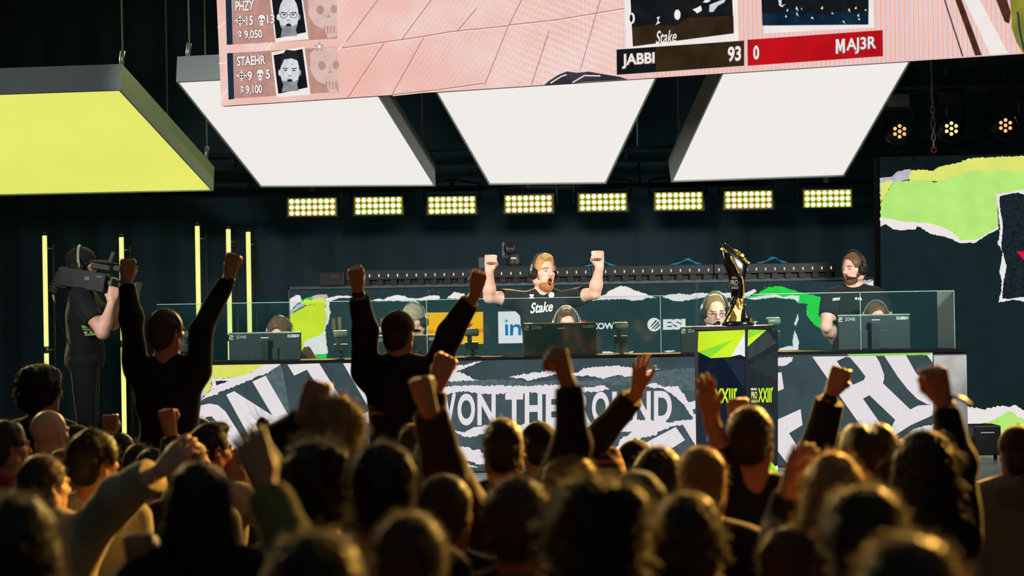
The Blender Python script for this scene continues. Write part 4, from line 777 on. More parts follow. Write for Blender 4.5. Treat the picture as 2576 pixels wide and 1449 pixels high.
# ------------------------------------------------------------------ trophy podium
YP = 12.86; ck = PY(1880, 825, YP); th = math.radians(32.6); a = 0.405
eL = Vector((-math.cos(th), math.sin(th), 0)); eR = Vector((math.sin(th), math.cos(th), 0)); K0 = Vector((ck.x, YP, 0)); zp = PY(1880, 822, YP).z
def col(pt, z): return Vector((pt.x, pt.y, z))
cs = [K0, K0 + eR * a, K0 + eR * a + eL * a, K0 + eL * a]
ctr = (cs[0] + cs[2]) / 2
t = thing('podium', 'tall black trophy podium with lime green graphics on its LED faces', 'podium', col(ctr, STZ))
b = MB(); b.hexa([col(p, STZ) for p in cs], [col(p, zp - 0.015) for p in cs], M_blk); b.build('body', t)
cap = [ctr + (p - ctr) * 1.07 for p in cs]
MB().hexa([col(p, zp - 0.02) for p in cap], [col(p, zp + 0.005) for p in cap], M_blk).build('top', t)
PLm = emat('podium_lime', 'cdf02e', 1, 0.06, 5); PGr = emat('podium_green', '8fe03a', 1, 0.08, 5); PNv = emat('podium_navy', '141d2c', 1, 0.2, 5); PNv2 = emat('podium_navy_light', '222c3c', 1, 0.1); PCh = emat('podium_charcoal', '252d30', 1, 0.1); PCh2 = emat('podium_charcoal_light', '3a4447', 1, 0.1)
nL = Vector((-eR.x, -eR.y, 0)); nR = Vector((-eL.x, -eL.y, 0))
S = Flat(K0 + nL * 0.002, nL, 0.0008)
S.poly([(1757, 832), (1875, 829), (1875, 1201), (1757, 1203)], PNv, 0); S.poly([(1757, 834), (1874, 830), (1874, 897), (1862, 892), (1838, 898), (1788, 901), (1755, 884)], PLm, 1); S.poly([(1757, 886), (1845, 854), (1790, 897), (1787, 900)], PGr, 2); S.poly([(1874, 836), (1874, 898), (1862, 892), (1840, 896)], emat('podium_white', 'f0eef2', 1), 2); S.poly([(1757, 1050), (1790, 1090), (1780, 1180), (1757, 1203)], PNv2, 1); S.poly([(1820, 900), (1874, 905), (1874, 980)], PNv2, 1); S.poly([(1776, 1110), (1784, 1068), (1795, 1110)], emat('podium_pale', '5a6270', 1), 2)
S.poly([(1757, 1150), (1800, 1203), (1757, 1203)], PLm, 2); S.rect(1796, 977, 1850, 1014, 'XXIII', PLm, 3, 0.03); S.poly([(1848, 979), (1855, 976), (1852, 986)], PLm, 3); S.rect(1768, 978, 1792, 986, 'ESL', W_wh, 3, .03); S.rect(1768, 988, 1793, 1004, 'PRO', PLm, 3, .02); S.rect(1768, 1006, 1793, 1013, 'LEAGUE', PLm, 3, .02)
S.mb.build('left_display', t)
S = Flat(K0 + nR * 0.002, nR, 0.0008)
S.poly([(1882, 829), (1957, 831), (1957, 1204), (1882, 1202)], PCh, 0); S.poly([(1882, 829), (1928, 830), (1881, 872)], PLm, 2); S.poly([(1882, 829), (1928, 830), (1882, 852)], PGr, 3); S.poly([(1910, 845), (1928, 831), (1955, 862), (1882, 905), (1882, 874)], PCh2, 1); S.poly([(1882, 920), (1955, 880), (1955, 960)], emat('podium_charcoal_b', '2c3538', 1), 1)
S.poly([(1936, 1155), (1956, 1182), (1957, 1204), (1935, 1202), (1920, 1203)], PLm, 2); S.poly([(1934, 1165), (1957, 1186), (1957, 1204), (1925, 1203)], PGr, 3); S.poly([(1949, 1173), (1957, 1171), (1957, 1184)], W_wh, 4)
S.rect(1907, 976, 1941, 1012, 'XXIII', PLm, 3, 0.03); S.poly([(1939, 978), (1945, 973), (1943, 984)], PLm, 3); S.disc(1892, 979, 3.2, W_wh, 3, n=12); S.rect(1896, 976, 1905, 982, 'ESL', W_wh, 3, .03); S.rect(1890, 985, 1905, 1003, 'PRO', emat('podium_cream', 'e8e08a', 1), 3, .03); S.rect(1890, 1005, 1906, 1013, 'LEAGUE', MATS['podium_cream'], 3, .03)
S.mb.build('right_display', t)
# ------------------------------------------------------------------ trophy: twisted black blade with gold veins
YT = ctr.y; M_ink = mat('trophy_black', '0c0d0f', 0.22, 0.3, spec=0.6); M_gold = mat('trophy_gold', 'f4cf6a', 0.34, 1.0, bump=0.5, scale=40); M_base = mat('trophy_base', '262b2f', 0.25, 0.7)
T_ = lambda x, y, dy=0.0: PY(x, y, YT) + Vector((0, dy, 0))
t = thing('trophy', 'tall twisted black and gold trophy standing on the podium', 'trophy', (ctr.x, YT, zp + 0.005))
c0 = Vector((ctr.x, YT, zp + 0.005)); zc0 = T_(1855, 817).z
MB().lathe((T_(1856, 818).x, YT, zp + 0.005), (0, 0, 1), [(0.11, 0), (0.112, 0.004), (0.11, 0.022), (0.104, 0.03), (0.0, 0.031)], M_base, 40).build('base', t)
def loft(st, m, n=10, facet=False, seed=0):
    """stations: (x-left, x-right, y, depth offset, half depth, twist)"""
    rr = random.Random(seed); vs = []; fs = []
    for (xa, xb, y, dy, hd, tw) in st:
        A, B = T_(xa, y), T_(xb, y); c = (A + B) / 2; hw = (B - A).length / 2
        for k in range(n):
            g = 2 * math.pi * k / n; u, v = math.cos(g) * hw, math.sin(g) * hd
            j = (1 + rr.uniform(-.12, .2)) if facet else 1
            vs.append(c + Vector((u * j, dy + v * j + u * math.tan(tw) * 0.5, (rr.uniform(-.006, .006) if facet else 0))))
    for i in range(len(st) - 1):
        for k in range(n): fs.append((i * n + k, i * n + (k + 1) % n, (i + 1) * n + (k + 1) % n, (i + 1) * n + k))
    fs.append(list(range(n))); fs.append([(len(st) - 1) * n + k for k in range(n)][::-1])
    return MB().add(vs, fs, m, not facet)
loft([(1816.5, 1818.5, 606, 0, .003, 0), (1815, 1832, 617, 0, .012, .2), (1814.5, 1848, 630, 0, .022, .3), (1815.5, 1864, 645, 0, .03, .4), (1819, 1881.8, 664, 0, .034, .4), (1826, 1880, 680, 0, .036, .3), (1832, 1875, 700, 0, .034, .1), (1836, 1871, 720, 0, .032, -.2), (1839, 1870, 740, 0, .03, -.4), (1841, 1869, 755, .01, .026, -.5)], M_ink, 12).build('blade', t)
loft([(1846, 1869, 742, .004, .02, 0), (1846, 1869, 756, 0, .026, 0), (1843, 1869, 768, -.004, .03, 0), (1836, 1868, 780, -.006, .034, 0), (1830, 1867, 795, -.008, .038, 0), (1824, 1867, 811, -.01, .04, 0)], M_gold, 9, True, 3).build('gold_core', t)
def strip(pts, wd, m, nm, dy):
    q = MB(); vs = []
    for i, (x, y) in enumerate(pts):
        j = min(i + 1, len(pts) - 1); i0 = max(i - 1, 0); d = Vector((pts[j][0] - pts[i0][0], pts[j][1] - pts[i0][1])).normalized(); n_ = (-d.y * wd, d.x * wd)
        for s_ in (-1, 1):
            for e in (dy, dy + 0.012): vs.append(T_(x + n_[0] * s_, y + n_[1] * s_, e))
    fs = []
    for i in range(len(pts) - 1):
        k = 4 * i; fs += [(k, k + 2, k + 6, k + 4), (k + 1, k + 5, k + 7, k + 3), (k, k + 4, k + 5, k + 1), (k + 2, k + 3, k + 7, k + 6)]
    k = 4 * (len(pts) - 1); fs += [(0, 1, 3, 2), (k, k + 2, k + 3, k + 1)]
    q.add(vs, fs, m).build(nm, t)
strip([(1858, 733), (1850, 752), (1841, 772), (1830, 792), (1820, 812)], 2.6, M_base, 'black_rib', -.062); strip([(1858, 733), (1847, 745), (1840, 758), (1836, 772)], 3.2, M_ink, 'black_rib', -.05)
strip([(1836, 645), (1840, 655), (1848, 668), (1854, 680), (1857, 688)], 2.0, M_gold, 'gold_vein', -.046); strip([(1864, 695), (1867, 706), (1869, 722), (1869.5, 738), (1867, 752), (1865, 765)], 1.8, M_gold, 'gold_vein', -.044)
rr = random.Random(5); q = MB()
for x, y in [(1816, 627), (1819, 626), (1822, 629), (1824, 632), (1828, 634)]: q.box(T_(x, y, -.028), (0.013, 0.02, 0.013), M_gold, Matrix.Rotation(rr.uniform(0, 3), 3, 'Y') @ Matrix.Rotation(rr.uniform(0, 3), 3, 'X'))
q.build('gold_nuggets', t); q = MB()
for x, y in [(1849, 631), (1853, 634), (1857, 638), (1861, 641), (1866, 645), (1870, 649), (1874, 654), (1878, 659), (1881, 663), (1868, 643)]: q.box(T_(x, y, -.01), (0.016, 0.03, 0.013), M_gold, Matrix.Rotation(0.8 + rr.uniform(-.2, .2), 3, 'Y') @ Matrix.Rotation(rr.uniform(0, 3), 3, 'X'))
q.build('gold_nuggets', t)
MB().lathe((T_(1872, 812).x, YT + 0.01, zp + 0.036), (0, 0, 1), [(0.052, 0), (0.045, 0.03), (0.03, 0.07), (0.018, 0.1), (0.008, 0.12)], M_base, 24).build('cone_foot', t)
q = MB()
for x, y in [(1836, 773), (1838, 770), (1887, 803), (1890, 806), (1888, 809)]: q.box(T_(x, y, -.05), (0.014, 0.012, 0.018), M_gold, Matrix.Rotation(rr.uniform(0, 3), 3, 'Y'))
q.build('gold_nuggets', t)
S = Flat((0, YT - 0.047, 0), (0, -1, 0), 0.0005); M_eng = mat('engraving', '9a9686', 0.4, 0.4)
S.rect(1841, 696, 1855, 701, 'ESL', M_eng, 1, .02); S.rect(1838, 704, 1856, 718, 'PRO', M_eng, 1, .02); S.rect(1840, 720, 1857, 727, 'LEAGUE', M_eng, 1, .02); S.mb.build('lettering', t)
# ------------------------------------------------------------------ people
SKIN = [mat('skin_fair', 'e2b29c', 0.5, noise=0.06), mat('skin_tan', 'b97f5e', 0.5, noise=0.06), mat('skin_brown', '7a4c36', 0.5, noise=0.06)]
for s_ in SKIN:
    s_.node_tree.nodes['Principled BSDF'].inputs['Subsurface Weight'].default_value = 0.12
    s_.node_tree.nodes['Principled BSDF'].inputs['Subsurface Radius'].default_value = (0.02, 0.008, 0.004)
M_lip = mat('lip', 'b06a60', 0.45); M_mouth = mat('mouth_inside', '3a1414', 0.6); M_brow = mat('brow', '5c3f2a', 0.8); M_lid = mat('eyelid_shade', 'a8745c', 0.6); M_eyew = mat('eye_white', '9c8e86', 0.3); M_iris = mat('iris', '1c2026', 0.2)
HAIR = {'black': mat('hair_black', '14110f', 0.6, sheen=0.25, noise=0.3, scale=120), 'dark': mat('hair_dark', '241a12', 0.55, sheen=0.6, noise=0.3, scale=120), 'brown': mat('hair_brown', '3d2a1a', 0.55, sheen=0.7, noise=0.3, scale=120),
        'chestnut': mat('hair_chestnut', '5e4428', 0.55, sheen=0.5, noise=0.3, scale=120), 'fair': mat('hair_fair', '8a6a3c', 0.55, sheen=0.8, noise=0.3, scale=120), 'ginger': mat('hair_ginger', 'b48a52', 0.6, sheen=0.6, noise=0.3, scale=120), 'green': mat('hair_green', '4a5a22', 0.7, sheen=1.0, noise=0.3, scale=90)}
BEARD = mat('beard_ginger', 'a06a3c', 0.8, sheen=0.3, noise=0.35, scale=200); BEARD2 = mat('beard_brown', '6a482e', 0.8, sheen=0.3, noise=0.35, scale=200)
_cl = {}
def cloth(hexc, sheen=0.25): return mat('cloth_' + hexc, hexc, 0.85, sheen=sheen, noise=0.18, scale=60, bump=0.25)
RH = random.Random(77)
SM_H = lambda q: q
def hand_prims(S, wr, d, back, sgn, kind, k):
    """wr wrist, d finger direction, back = direction the back of the hand faces; sgn = thumb side along x"""
    d = d / np.linalg.norm(d); back = back - d * (back @ d); back = back / np.linalg.norm(back); x = np.cross(d, back); M = np.stack([x, d, back], 1)
    P = lambda a, b, c: wr + k * (M @ V(a, b, c))
    fx = [sgn * q for q in (0.033, 0.0115, -0.0105, -0.031)]; ln = [0.072, 0.080, 0.074, 0.058]
    for i in range(4):
        S.cap(P(fx[i] * 0.55, 0.0, 0), P(fx[i], 0.088, 0.002 - 0.003 * abs(i - 1.2)), 0.0155 * k, 0.0125 * k, 0.012 * k)
    S.ell(P(0, 0.045, -0.004), V(0.036, 0.044, 0.013) * k, M, 0.012 * k); S.ell(P(sgn * 0.026, 0.03, -0.013), V(0.016, 0.03, 0.014) * k, M, 0.014 * k)
    rs = [0.0098, 0.0102, 0.0096, 0.0085]
    for i in range(4):
        r = rs[i] * k; K = (fx[i], 0.09, 0.0)
        if kind in ('open', 'relax', 'flat'):
            a = sgn * [0.2, 0.06, -0.09, -0.26][i] * {'open': 1.25, 'flat': .25, 'relax': .4}[kind]; cu = [0.06, 0.03, 0.05, 0.1][i] + (0.55 if kind == 'relax' else 0)
            p = V(*K); dirn = V(math.sin(a), math.cos(a), 0)
            for j, fr in enumerate((0.45, 0.3, 0.25)):
                b = cu * (j + 0.4); v = dirn * math.cos(b) + V(0, 0, -1) * math.sin(b); q = p + v * ln[i] * fr
                S.cap(P(*p), P(*q), r * (1 - 0.08 * j), r * (0.94 - 0.08 * j), 0.005 * k); p = q
        else:
            g = 0.0 if kind == 'fist' else 0.35
            p1 = V(fx[i], 0.099, -0.002); p2 = V(fx[i] * 0.97, 0.104 - 0.004 * i, -0.043); p3 = V(fx[i] * 0.9, 0.068, -0.056 - 0.006 * g); p4 = V(fx[i] * 0.88, 0.05, -0.034)
            S.cap(P(*K), P(*p1), r * 1.05, r * 1.05, 0.006 * k); S.cap(P(*p1), P(*p2), r * 1.05, r * 1.03, 0.005 * k); S.cap(P(*p2), P(*p3), r * 1.03, r * 0.96, 0.004 * k); S.cap(P(*p3), P(*p4), r * 0.95, r * 0.9, 0.004 * k)
    if kind in ('open', 'relax', 'flat'):
        t = [V(sgn * .024, .016, -.01), V(sgn * .05, .05, -.016), V(sgn * .066, .08, -.02), V(sgn * .074, .102, -.02)]
        if kind == 'relax': t = [V(sgn * .024, .016, -.01), V(sgn * .044, .05, -.026), V(sgn * .042, .08, -.04), V(sgn * .036, .1, -.05)]
    else: t = [V(sgn * .026, .016, -.012), V(sgn * .044, .046, -.034), V(sgn * .03, .068, -.064), V(sgn * .004, .07, -.071)]
    for a, b, ra, rb in zip(t[:-1], t[1:], (.014, .0115, .0105), (.0118, .0108, .009)): S.cap(P(*a), P(*b), ra * k, rb * k, 0.007 * k)
    return P(0, 0.09, 0)

def head_prims(S, hc, R, k, mouth=0.0, ears=True, jawx=1.0, neckb=None):
    P = lambda a, b, c: hc + k * (R @ V(a, b, c)); j = -0.018 * mouth
    S.ell(P(0, -.014, .03), V(.0745, .094, .088) * k, R, .02); S.ell(P(0, .03, -.03 + j * .4), V(.061 * jawx, .06, .083) * k, R, .02)
    S.ell(P(0, .033, -.076 + j), V(.05 * jawx, .05, .038) * k, R, .02); S.cap(P(-.012, .074, -.098 + j), P(.012, .074, -.098 + j), .015 * k, None, .015)
    for s in (-1, 1):
        S.cap(P(s * .04, .058, -.018), P(s * .056, .03, -.012), .018 * k, .016 * k, .015); S.ell(P(s * .061, -.01, -.06), V(.02, .03, .035) * k, R, .03)
        if ears:
            E = R @ Rz(s * -0.35); S.ell(P(s * .079, -.012, -.006), V(.008, .019, .031) * k, E, .006); S.ell(P(s * .083, -.006, -.004), V(.007, .01, .018) * k, E, .004, -1)
    S.cap(P(-.036, .079, .02), P(.036, .079, .02), .0115 * k, None, .012)
    S.cap(P(0, .084, .014), P(0, .107, -.024), .0085 * k, .0125 * k, .008)
    for s in (-1, 1): S.ell(P(s * .011, .097, -.031), V(.0095, .011, .008) * k, R, .006)
    for s in (-1, 1): S.ell(P(s * .031, .1, .002), V(.016, .016, .0115) * k, R, .008, -1); S.ell(P(s * .031, .072, .001), V(.0135, .0135, .0125) * k, R, .003)
    S.cap(P(-.019, .084, -.057), P(.019, .084, -.057), .0068 * k, None, .006); S.cap(P(-.016, .083, -.069 + j * 1.4), P(.016, .083, -.069 + j * 1.4), .0072 * k, None, .006)
    if mouth: S.ell(P(0, .088, -.064 + j * .75), V(.0185, .03, .006 + .0135 * mouth) * k, R, .004, -1)
    else: S.cap(P(-.021, .096, -.0632), P(.021, .096, -.0632), .0035 * k, None, .003, -1)

def face_paint(hc, R, k, mouth, closed, blush=False):
    def fn(fc):
        q = (fc - hc) @ R / k; x, y, z = q[:, 0], q[:, 1], q[:, 2]; ax = np.abs(x); m = np.zeros(len(q), int); j = -0.018 * mouth
        fr = (y > .045) & (ax < .075) & (z > -.13) & (z < .13)
        m[fr & (y > .075) & (((ax / .0225) ** 2 + ((z + .0635 - j * .7) / (.0115 + .016 * mouth)) ** 2) < 1)] = 1
        if mouth: m[fr & (y < .0865) & (((ax / .02) ** 2 + ((z + .064 - j * .75) / (.008 + .0135 * mouth)) ** 2) < 1)] = 2
        m[fr & (np.abs(z - (.0195 + .004 * np.sin(ax * 70))) < .0042) & (ax > .013) & (ax < .05)] = 3
        if closed: m[fr & (((ax - .031) / .0145) ** 2 + ((z + .0015) / .0028) ** 2 < 1)] = 3; 
        else: m[fr & (((ax - .031) / .0145) ** 2 + ((z - .0005) / .0045) ** 2 < 1)] = 5
        if not closed: m[fr & (((x - .031 - .003) / .0062) ** 2 + ((z - .0005) / .0048) ** 2 < 1)] = 6; m[fr & (((x + .031 - .003) / .0062) ** 2 + ((z - .0005) / .0048) ** 2 < 1)] = 6
        return m
    return fn

def strands(hair_me, parent, m, n, L, seed, down=0.5, rad=0.0011):
    """loose single hairs standing off the hair surface"""
    nv = len(hair_me.vertices)
    if nv < 10: return
    co = np.zeros(nv * 3, f32); hair_me.vertices.foreach_get('co', co); co = co.reshape(-1, 3); no = np.zeros(nv * 3, f32); hair_me.vertices.foreach_get('normal', no); no = no.reshape(-1, 3)
    rs = np.random.RandomState(seed); ii = rs.randint(0, nv, n); p = co[ii]; d = no[ii] + rs.normal(size=(n, 3)) * 0.35
    g = rs.normal(size=(n, 3)) * 0.5 + V(0, 0, -down); ln = L * rs.uniform(0.4, 1.3, (n, 1))
    pts = np.stack([p - no[ii] * 0.003, p + d * ln * 0.4, p + d * ln * 0.7 + g * ln * 0.4, p + d * ln * 0.8 + g * ln * 1.0], 1)
    # ribbons: a thin crossed pair of sides so that every hair has body
    t = pts[:, 3] - pts[:, 0]; a = np.cross(t, rs.normal(size=(n, 3))); a /= (np.linalg.norm(a, axis=1)[:, None] + 1e-9); b = np.cross(t, a); b /= (np.linalg.norm(b, axis=1)[:, None] + 1e-9)
    W = np.array([1, .9, .6, .1]) * rad; vs = []
    for c, s in ((1, 0), (-.5, .866), (-.5, -.866)): vs.append(pts + (a * c + b * s)[:, None, :] * W[None, :, None])
    vs = np.stack(vs, 2).reshape(n, 12, 3)
    q = []
    for j in range(3):
        for e in range(3): q.append((j * 3 + e, j * 3 + (e + 1) % 3, (j + 1) * 3 + (e + 1) % 3, (j + 1) * 3 + e))
    Q = (np.array(q)[None] + (np.arange(n) * 12)[:, None, None]).reshape(-1, 4)
    me = bpy.data.meshes.new('hair_strands'); me.vertices.add(n * 12); me.vertices.foreach_set('co', vs.astype(f32).ravel()); me.loops.add(Q.size); me.loops.foreach_set('vertex_index', Q.astype(np.int32).ravel())
    me.polygons.add(len(Q)); me.polygons.foreach_set('loop_start', np.arange(0, Q.size, 4, dtype=np.int32)); me.polygons.foreach_set('use_smooth', np.ones(len(Q), bool)); me.materials.append(m); me.update(calc_edges=True)
    o = link('loose_hairs', me, parent); o['kind'] = 'stuff'; return o

def person(label, top, Y, k=1.0, floor=0.0, yaw=0.0, head=(0, 0, 0), hair='short', hc='dark', skin=0, shirt='15171b', sleeve='long', arms=None, group=None, h=0.009, face=False, mouth=0.0,
           closed=False, cat='person', fat=1.0, collar=None, hat=None, hatcol='1a1a1e', beard=None, pose='stand', pants='14161a', nstr=500, hairL=0.018, loose=0.0, hood=None, lean=0.0, seed=None, neck=1.0, wob_amp=0.006, watch=None, shoulders=1.0, glasses=False, extra=None, recede=0.0, brow=None):
    seed = RH.randint(0, 10 ** 6) if seed is None else seed
    tp = PY(top[0], top[1], Y); root = thing('person', label, cat, (tp.x, Y, floor), group); B = Rz(yaw * math.pi / 180)
    ctr_ = V(tp.x, Y, 0); tz = tp.z - k * {'bald': 0, 'bushy': .046, 'full': .024, 'long': .022, 'curtain': .034, 'fade': .016, 'buzz': .004}.get(hair, .012); pel = tz - 0.80 * k
    def T(x, y, z):
        yy = y + lean * max(0, z - 0.95) / 0.7
        p = ctr_ + k * (B @ V(x, yy, 0)); p[2] = tz - (1.75 - z) * k if z >= 0.95 else floor + (pel - floor) * z / 0.95; return p
    hy, hp, hr = [q * math.pi / 180 for q in head]; R = B @ Rz(hy) @ Rx(hp) @ Ry(hr)
    hcn = ctr_ + V(0, 0, 0); hcn[2] = tz - 0.118 * k
    off = k * (B @ V(0, lean * 1.0, 0)); 
    if lean: ctr_ = ctr_ - off * 0.98
    piv = hcn.copy()
    sk = SKIN[skin]
    Bd = Sdf(); Sh = Sdf(); e = 0.012 + loose; w = fat
    head_prims(Bd, hcn, R, k, mouth)
    hl = lambda a, b, c: hcn + k * (R @ V(a, b, c))
    Bd.cap(hl(0, -.022, -.07), T(0, -.012, 1.45), .052 * k * neck, .06 * k * neck, .025)
    tors = []
    def tc(a, b, ra, rb=None, kk=.05): tors.append(('c', a, b, ra * k, (ra if rb is None else rb) * k, kk))
    def te(c, r, kk=.06): tors.append(('e', c, V(*r) * k, kk))
    sw = .165 * shoulders
    te(T(0, .005, 1.27), (.16 * w, .112 * w, .19)); tc(T(-sw + .03, -.005, 1.40), T(sw - .03, -.005, 1.40), .068); te(T(0, .01, 1.08), (.145 * w, .105 * w, .17)); te(T(0, 0, .96), (.162 * w, .115 * w, .12))
    for s in (-1, 1): tc(T(s * .035, -.018, 1.475), T(s * (sw - .02), -.008, 1.415), .04, .05)
    # arms
    sh = [T(-sw - .012, -.005, 1.40), T(sw + .012, -.005, 1.40)]; order = [0, 1] if sh[0][0] < sh[1][0] else [1, 0]; arms = arms or {}
    sleeves = []; hands = []
    for side, key in zip(order, ('l', 'r')):
        s = -1 if side == 0 else 1; S0 = sh[side].copy(); sp = arms.get(key)
        if sp is None:
            el = T(s * (sw + .065), -.03, 1.115); wr = T(s * (sw + .05), .06, .955); wr[2] = el[2] - .235 * k; hd = V(0, 0, -1); back = B @ V(s, 0, 0); kind = 'relax'; al = 'auto'
        else:
            kind = sp.get('hand', 'fist')
            f = lambda q: np.array(PY(*q)) if len(q) == 3 else np.array(q)
            wr = f(sp['wr'])
            S0 = S0 + V(0, 0, .035 * k) if wr[2] > S0[2] + .15 else S0
            if 'el' in sp: el = f(sp['el'])
            else:
                L1, L2 = .285 * k, .265 * k; dv = wr - S0; dist = np.linalg.norm(dv)
                if dist > (L1 + L2) * .99: L1 = L2 = dist * .51
                u = dv / dist; aa = (L1 ** 2 - L2 ** 2 + dist ** 2) / (2 * dist); hh = math.sqrt(max(0, L1 ** 2 - aa ** 2)); pole = np.array(sp.get('pole', (s0x(S0, tp.x), -.3, -.6)), float); pole = pole - u * (pole @ u); pole /= np.linalg.norm(pole); el = S0 + u * aa + pole * hh
            hd = f(sp['tip']) - wr if 'tip' in sp else wr - el; back = np.array(sp.get('back', (0, -1, 0)), float)
        bw = sp.get('w', 1.0) if sp else 1.0
        Bd.cap(S0, S0 + (el - S0) * .55, .05 * k * bw, .052 * k * bw, .03); Bd.cap(S0 + (el - S0) * .5, el, .05 * k * bw, .041 * k * bw, .02); Bd.cap(el, el + (wr - el) * .35, .042 * k * bw, .045 * k * bw, .02); Bd.cap(el + (wr - el) * .3, wr, .045 * k * bw, .027 * k * bw, .02)
        hdn = hd / np.linalg.norm(hd); Bd.cap(wr - hdn * .01, wr + hdn * .02 * k, .027 * k, .024 * k, .015)
        # the person's right hand has its thumb at -x of (fingers x back)
        thumb = -1 if side == 1 else 1
        hands.append((wr, hd)); hand_prims(Bd, wr + hdn * .012 * k, hd, back, thumb * (sp.get('flip', 1) if sp else 1), kind, k * (sp.get('hk', 1.0) if sp else 1.0))
        if sleeve == 'long':
            cf = sp.get('cuff', .9) if sp else .9; sleeves += [(S0, el, .056 * bw, .052 * bw, False), (el, el + (wr - el) * cf, .052 * bw, .037 * bw, True)]
            if watch == key: pass
        elif sleeve == 'short': sleeves.append((S0, S0 + (el - S0) * .62, .06 * bw, .062 * bw, True))
    for q in tors:
        if q[0] == 'c': Bd.cap(q[1], q[2], q[3], q[4], q[5]); Sh.cap(q[1], q[2], q[3] + e, q[4] + e, q[5])
        else: Bd.ell(q[1], q[2], B, q[3]); Sh.ell(q[1], q[2] + e, B, q[3])
    for a, b, ra, rb, fl in sleeves: Sh.cap(a, b, ra * k + e * .8, rb * k + e * .8, .028, 1, fl)
    if sleeve != 'none': Sh.cut(T(0, 0, .9), V(0, 0, -1))
    # legs
    Pn = Sdf(); lr = (.084, .058, .05, .036)
    for s in (-1, 1):
        hipj = T(s * .085, 0, .94)
        if pose == 'sit':
            kn = hipj + k * (B @ V(s * .05, .42, 0)) + V(0, 0, -.02); an = V(kn[0], kn[1], floor + .09) + k * (B @ V(0, -.03, 0))
        else: kn = T(s * .1, .015, .5); an = T(s * .11, -.02, .085)
        Bd.cap(hipj, kn, lr[0] * k, lr[1] * k, .03); Bd.cap(kn, an, lr[2] * k, lr[3] * k, .02); ft = an + k * (B @ V(s * .02, .14, 0)); ft[2] = floor + .032; an2 = an.copy(); an2[2] = floor + .05; Bd.cap(an2, ft, .04 * k, .03 * k, .02)
        Pn.cap(hipj, kn, lr[0] * k + .014, lr[1] * k + .016, .03); Pn.cap(kn, an, lr[2] * k + .016, lr[3] * k + .016, .02, 1, True)
    Pn.ell(T(0, 0, .96), V(.162 * w, .115 * w, .1) * k + .01, B, .04)
    mats_ = [sk, M_lip, M_mouth, mat('brow_' + brow, brow, 0.8) if brow else M_brow, sk, M_eyew, M_iris]
    link('body', Bd.mesh('body', h, mats_, None, face_paint(hcn, R, k, mouth, closed) if face else None), root)
    cm = cloth(shirt) if isinstance(shirt, str) else shirt
    ho = link('shirt' if sleeve == 'short' else 'jacket' if collar else 'sweater', Sh.mesh('shirt', max(h, .008), [cm], wob(seed, wob_amp, 34)), root)
    link('trousers', Pn.mesh('trousers', .014, [cloth(pants)], wob(seed + 1, .005, 30)), root)
    if collar:
        q = MB(); nc = T(0, -.02, 1.46); pts = [np.array(nc) + k * (B @ V(.072 * math.cos(g), .07 * math.sin(g) - .005, .012 - .02 * math.sin(g))) for g in [2 * math.pi * i / 24 for i in range(24)]]
        q.tube([Vector(p) for p in pts], .019 * k, cloth(collar), 8, closed=True); q.build('collar', root)
    if hood:
        Hd = Sdf(); Hd.ell(T(0, -.095, 1.46), V(.13, .07, .085) * k, B, .03); Hd.cap(T(-.09, -.04, 1.47), T(.09, -.04, 1.47), .05 * k, None, .05); Hd.cap(T(-.1, .02, 1.46), T(-.05, -.08, 1.47), .045 * k, None, .03); Hd.cap(T(.1, .02, 1.46), T(.05, -.08, 1.47), .045 * k, None, .03)
        link('hood', Hd.mesh('hood', .011, [cloth(hood)], wob(seed + 2, .012, 40)), root)
    # hair
    hm = HAIR[hc]; H = Sdf(); t = {'short': .008, 'buzz': .003, 'full': .02, 'bushy': .036, 'long': .018, 'bun': .012, 'curtain': .024, 'bald': 0, 'fade': .006}.get(hair, .01)
    if hair != 'bald':
        H.ell(hl(0, -.016, .033), V(.0745 + t, .094 + t, .088 + t) * k, R, .02)
        if hair in ('short', 'fade', 'full', 'bushy', 'curtain', 'bun', 'buzz'): H.ell(hl(0, -.05, -.03), V(.062 + t * .8, .06 + t * .8, .06 + t * .5) * k, R, .03)
        if hair == 'fade': H.ell(hl(0, .025, .105), V(.054, .058, .03) * k, R, .03); H.ell(hl(.01, .06, .106), V(.036, .03, .024) * k, R, .02)
        if hair == 'bushy':
            for i in range(9):
                g = i * .7; H.ell(hl(.06 * math.cos(g * 2.1), -.03 + .06 * math.sin(g * 1.7), .06 + .045 * math.sin(g * 3)), V(.055, .055, .05) * k, R, .02)
        if hair == 'curtain':
            for s in (-1, 1): H.ell(hl(s * .042, -.01, .092), V(.042, .09, .046) * k, R, .01); H.ell(hl(s * .062, -.01, .03), V(.038, .075, .08) * k, R, .02)
            H.ell(hl(0, -.02, .15), V(.013, .12, .045) * k, R, .012, -1)
        if hair == 'long':
            H.ell(hl(0, -.05, -.08), V(.098, .062, .13) * k, R, .04); H.ell(hl(0, -.07, -.2), V(.1, .045, .16) * k, R, .05)
            for s in (-1, 1): H.ell(hl(s * .075, -.01, -.12), V(.035, .045, .15) * k, R, .03)
        # open the face and the ears
        H.ell(hl(0, .118, recede - .022 if hair in ('short', 'buzz', 'fade') else -.034), V(.088, .085, .118) * k, R, .008, -1)
        if hair not in ('long', 'bushy', 'curtain'):
            for s in (-1, 1): H.ell(hl(s * .09, .005, -.03), V(.03, .034, .045) * k, R, .008, -1)
            H.cut(hl(0, 0, -.085), R @ V(0, .35, -1))
        elif hair != 'long': H.cut(hl(0, 0, -.105), R @ V(0, .3, -1))
        na = {'bushy': .012, 'full': .007, 'long': .007, 'curtain': .005}.get(hair, .004)
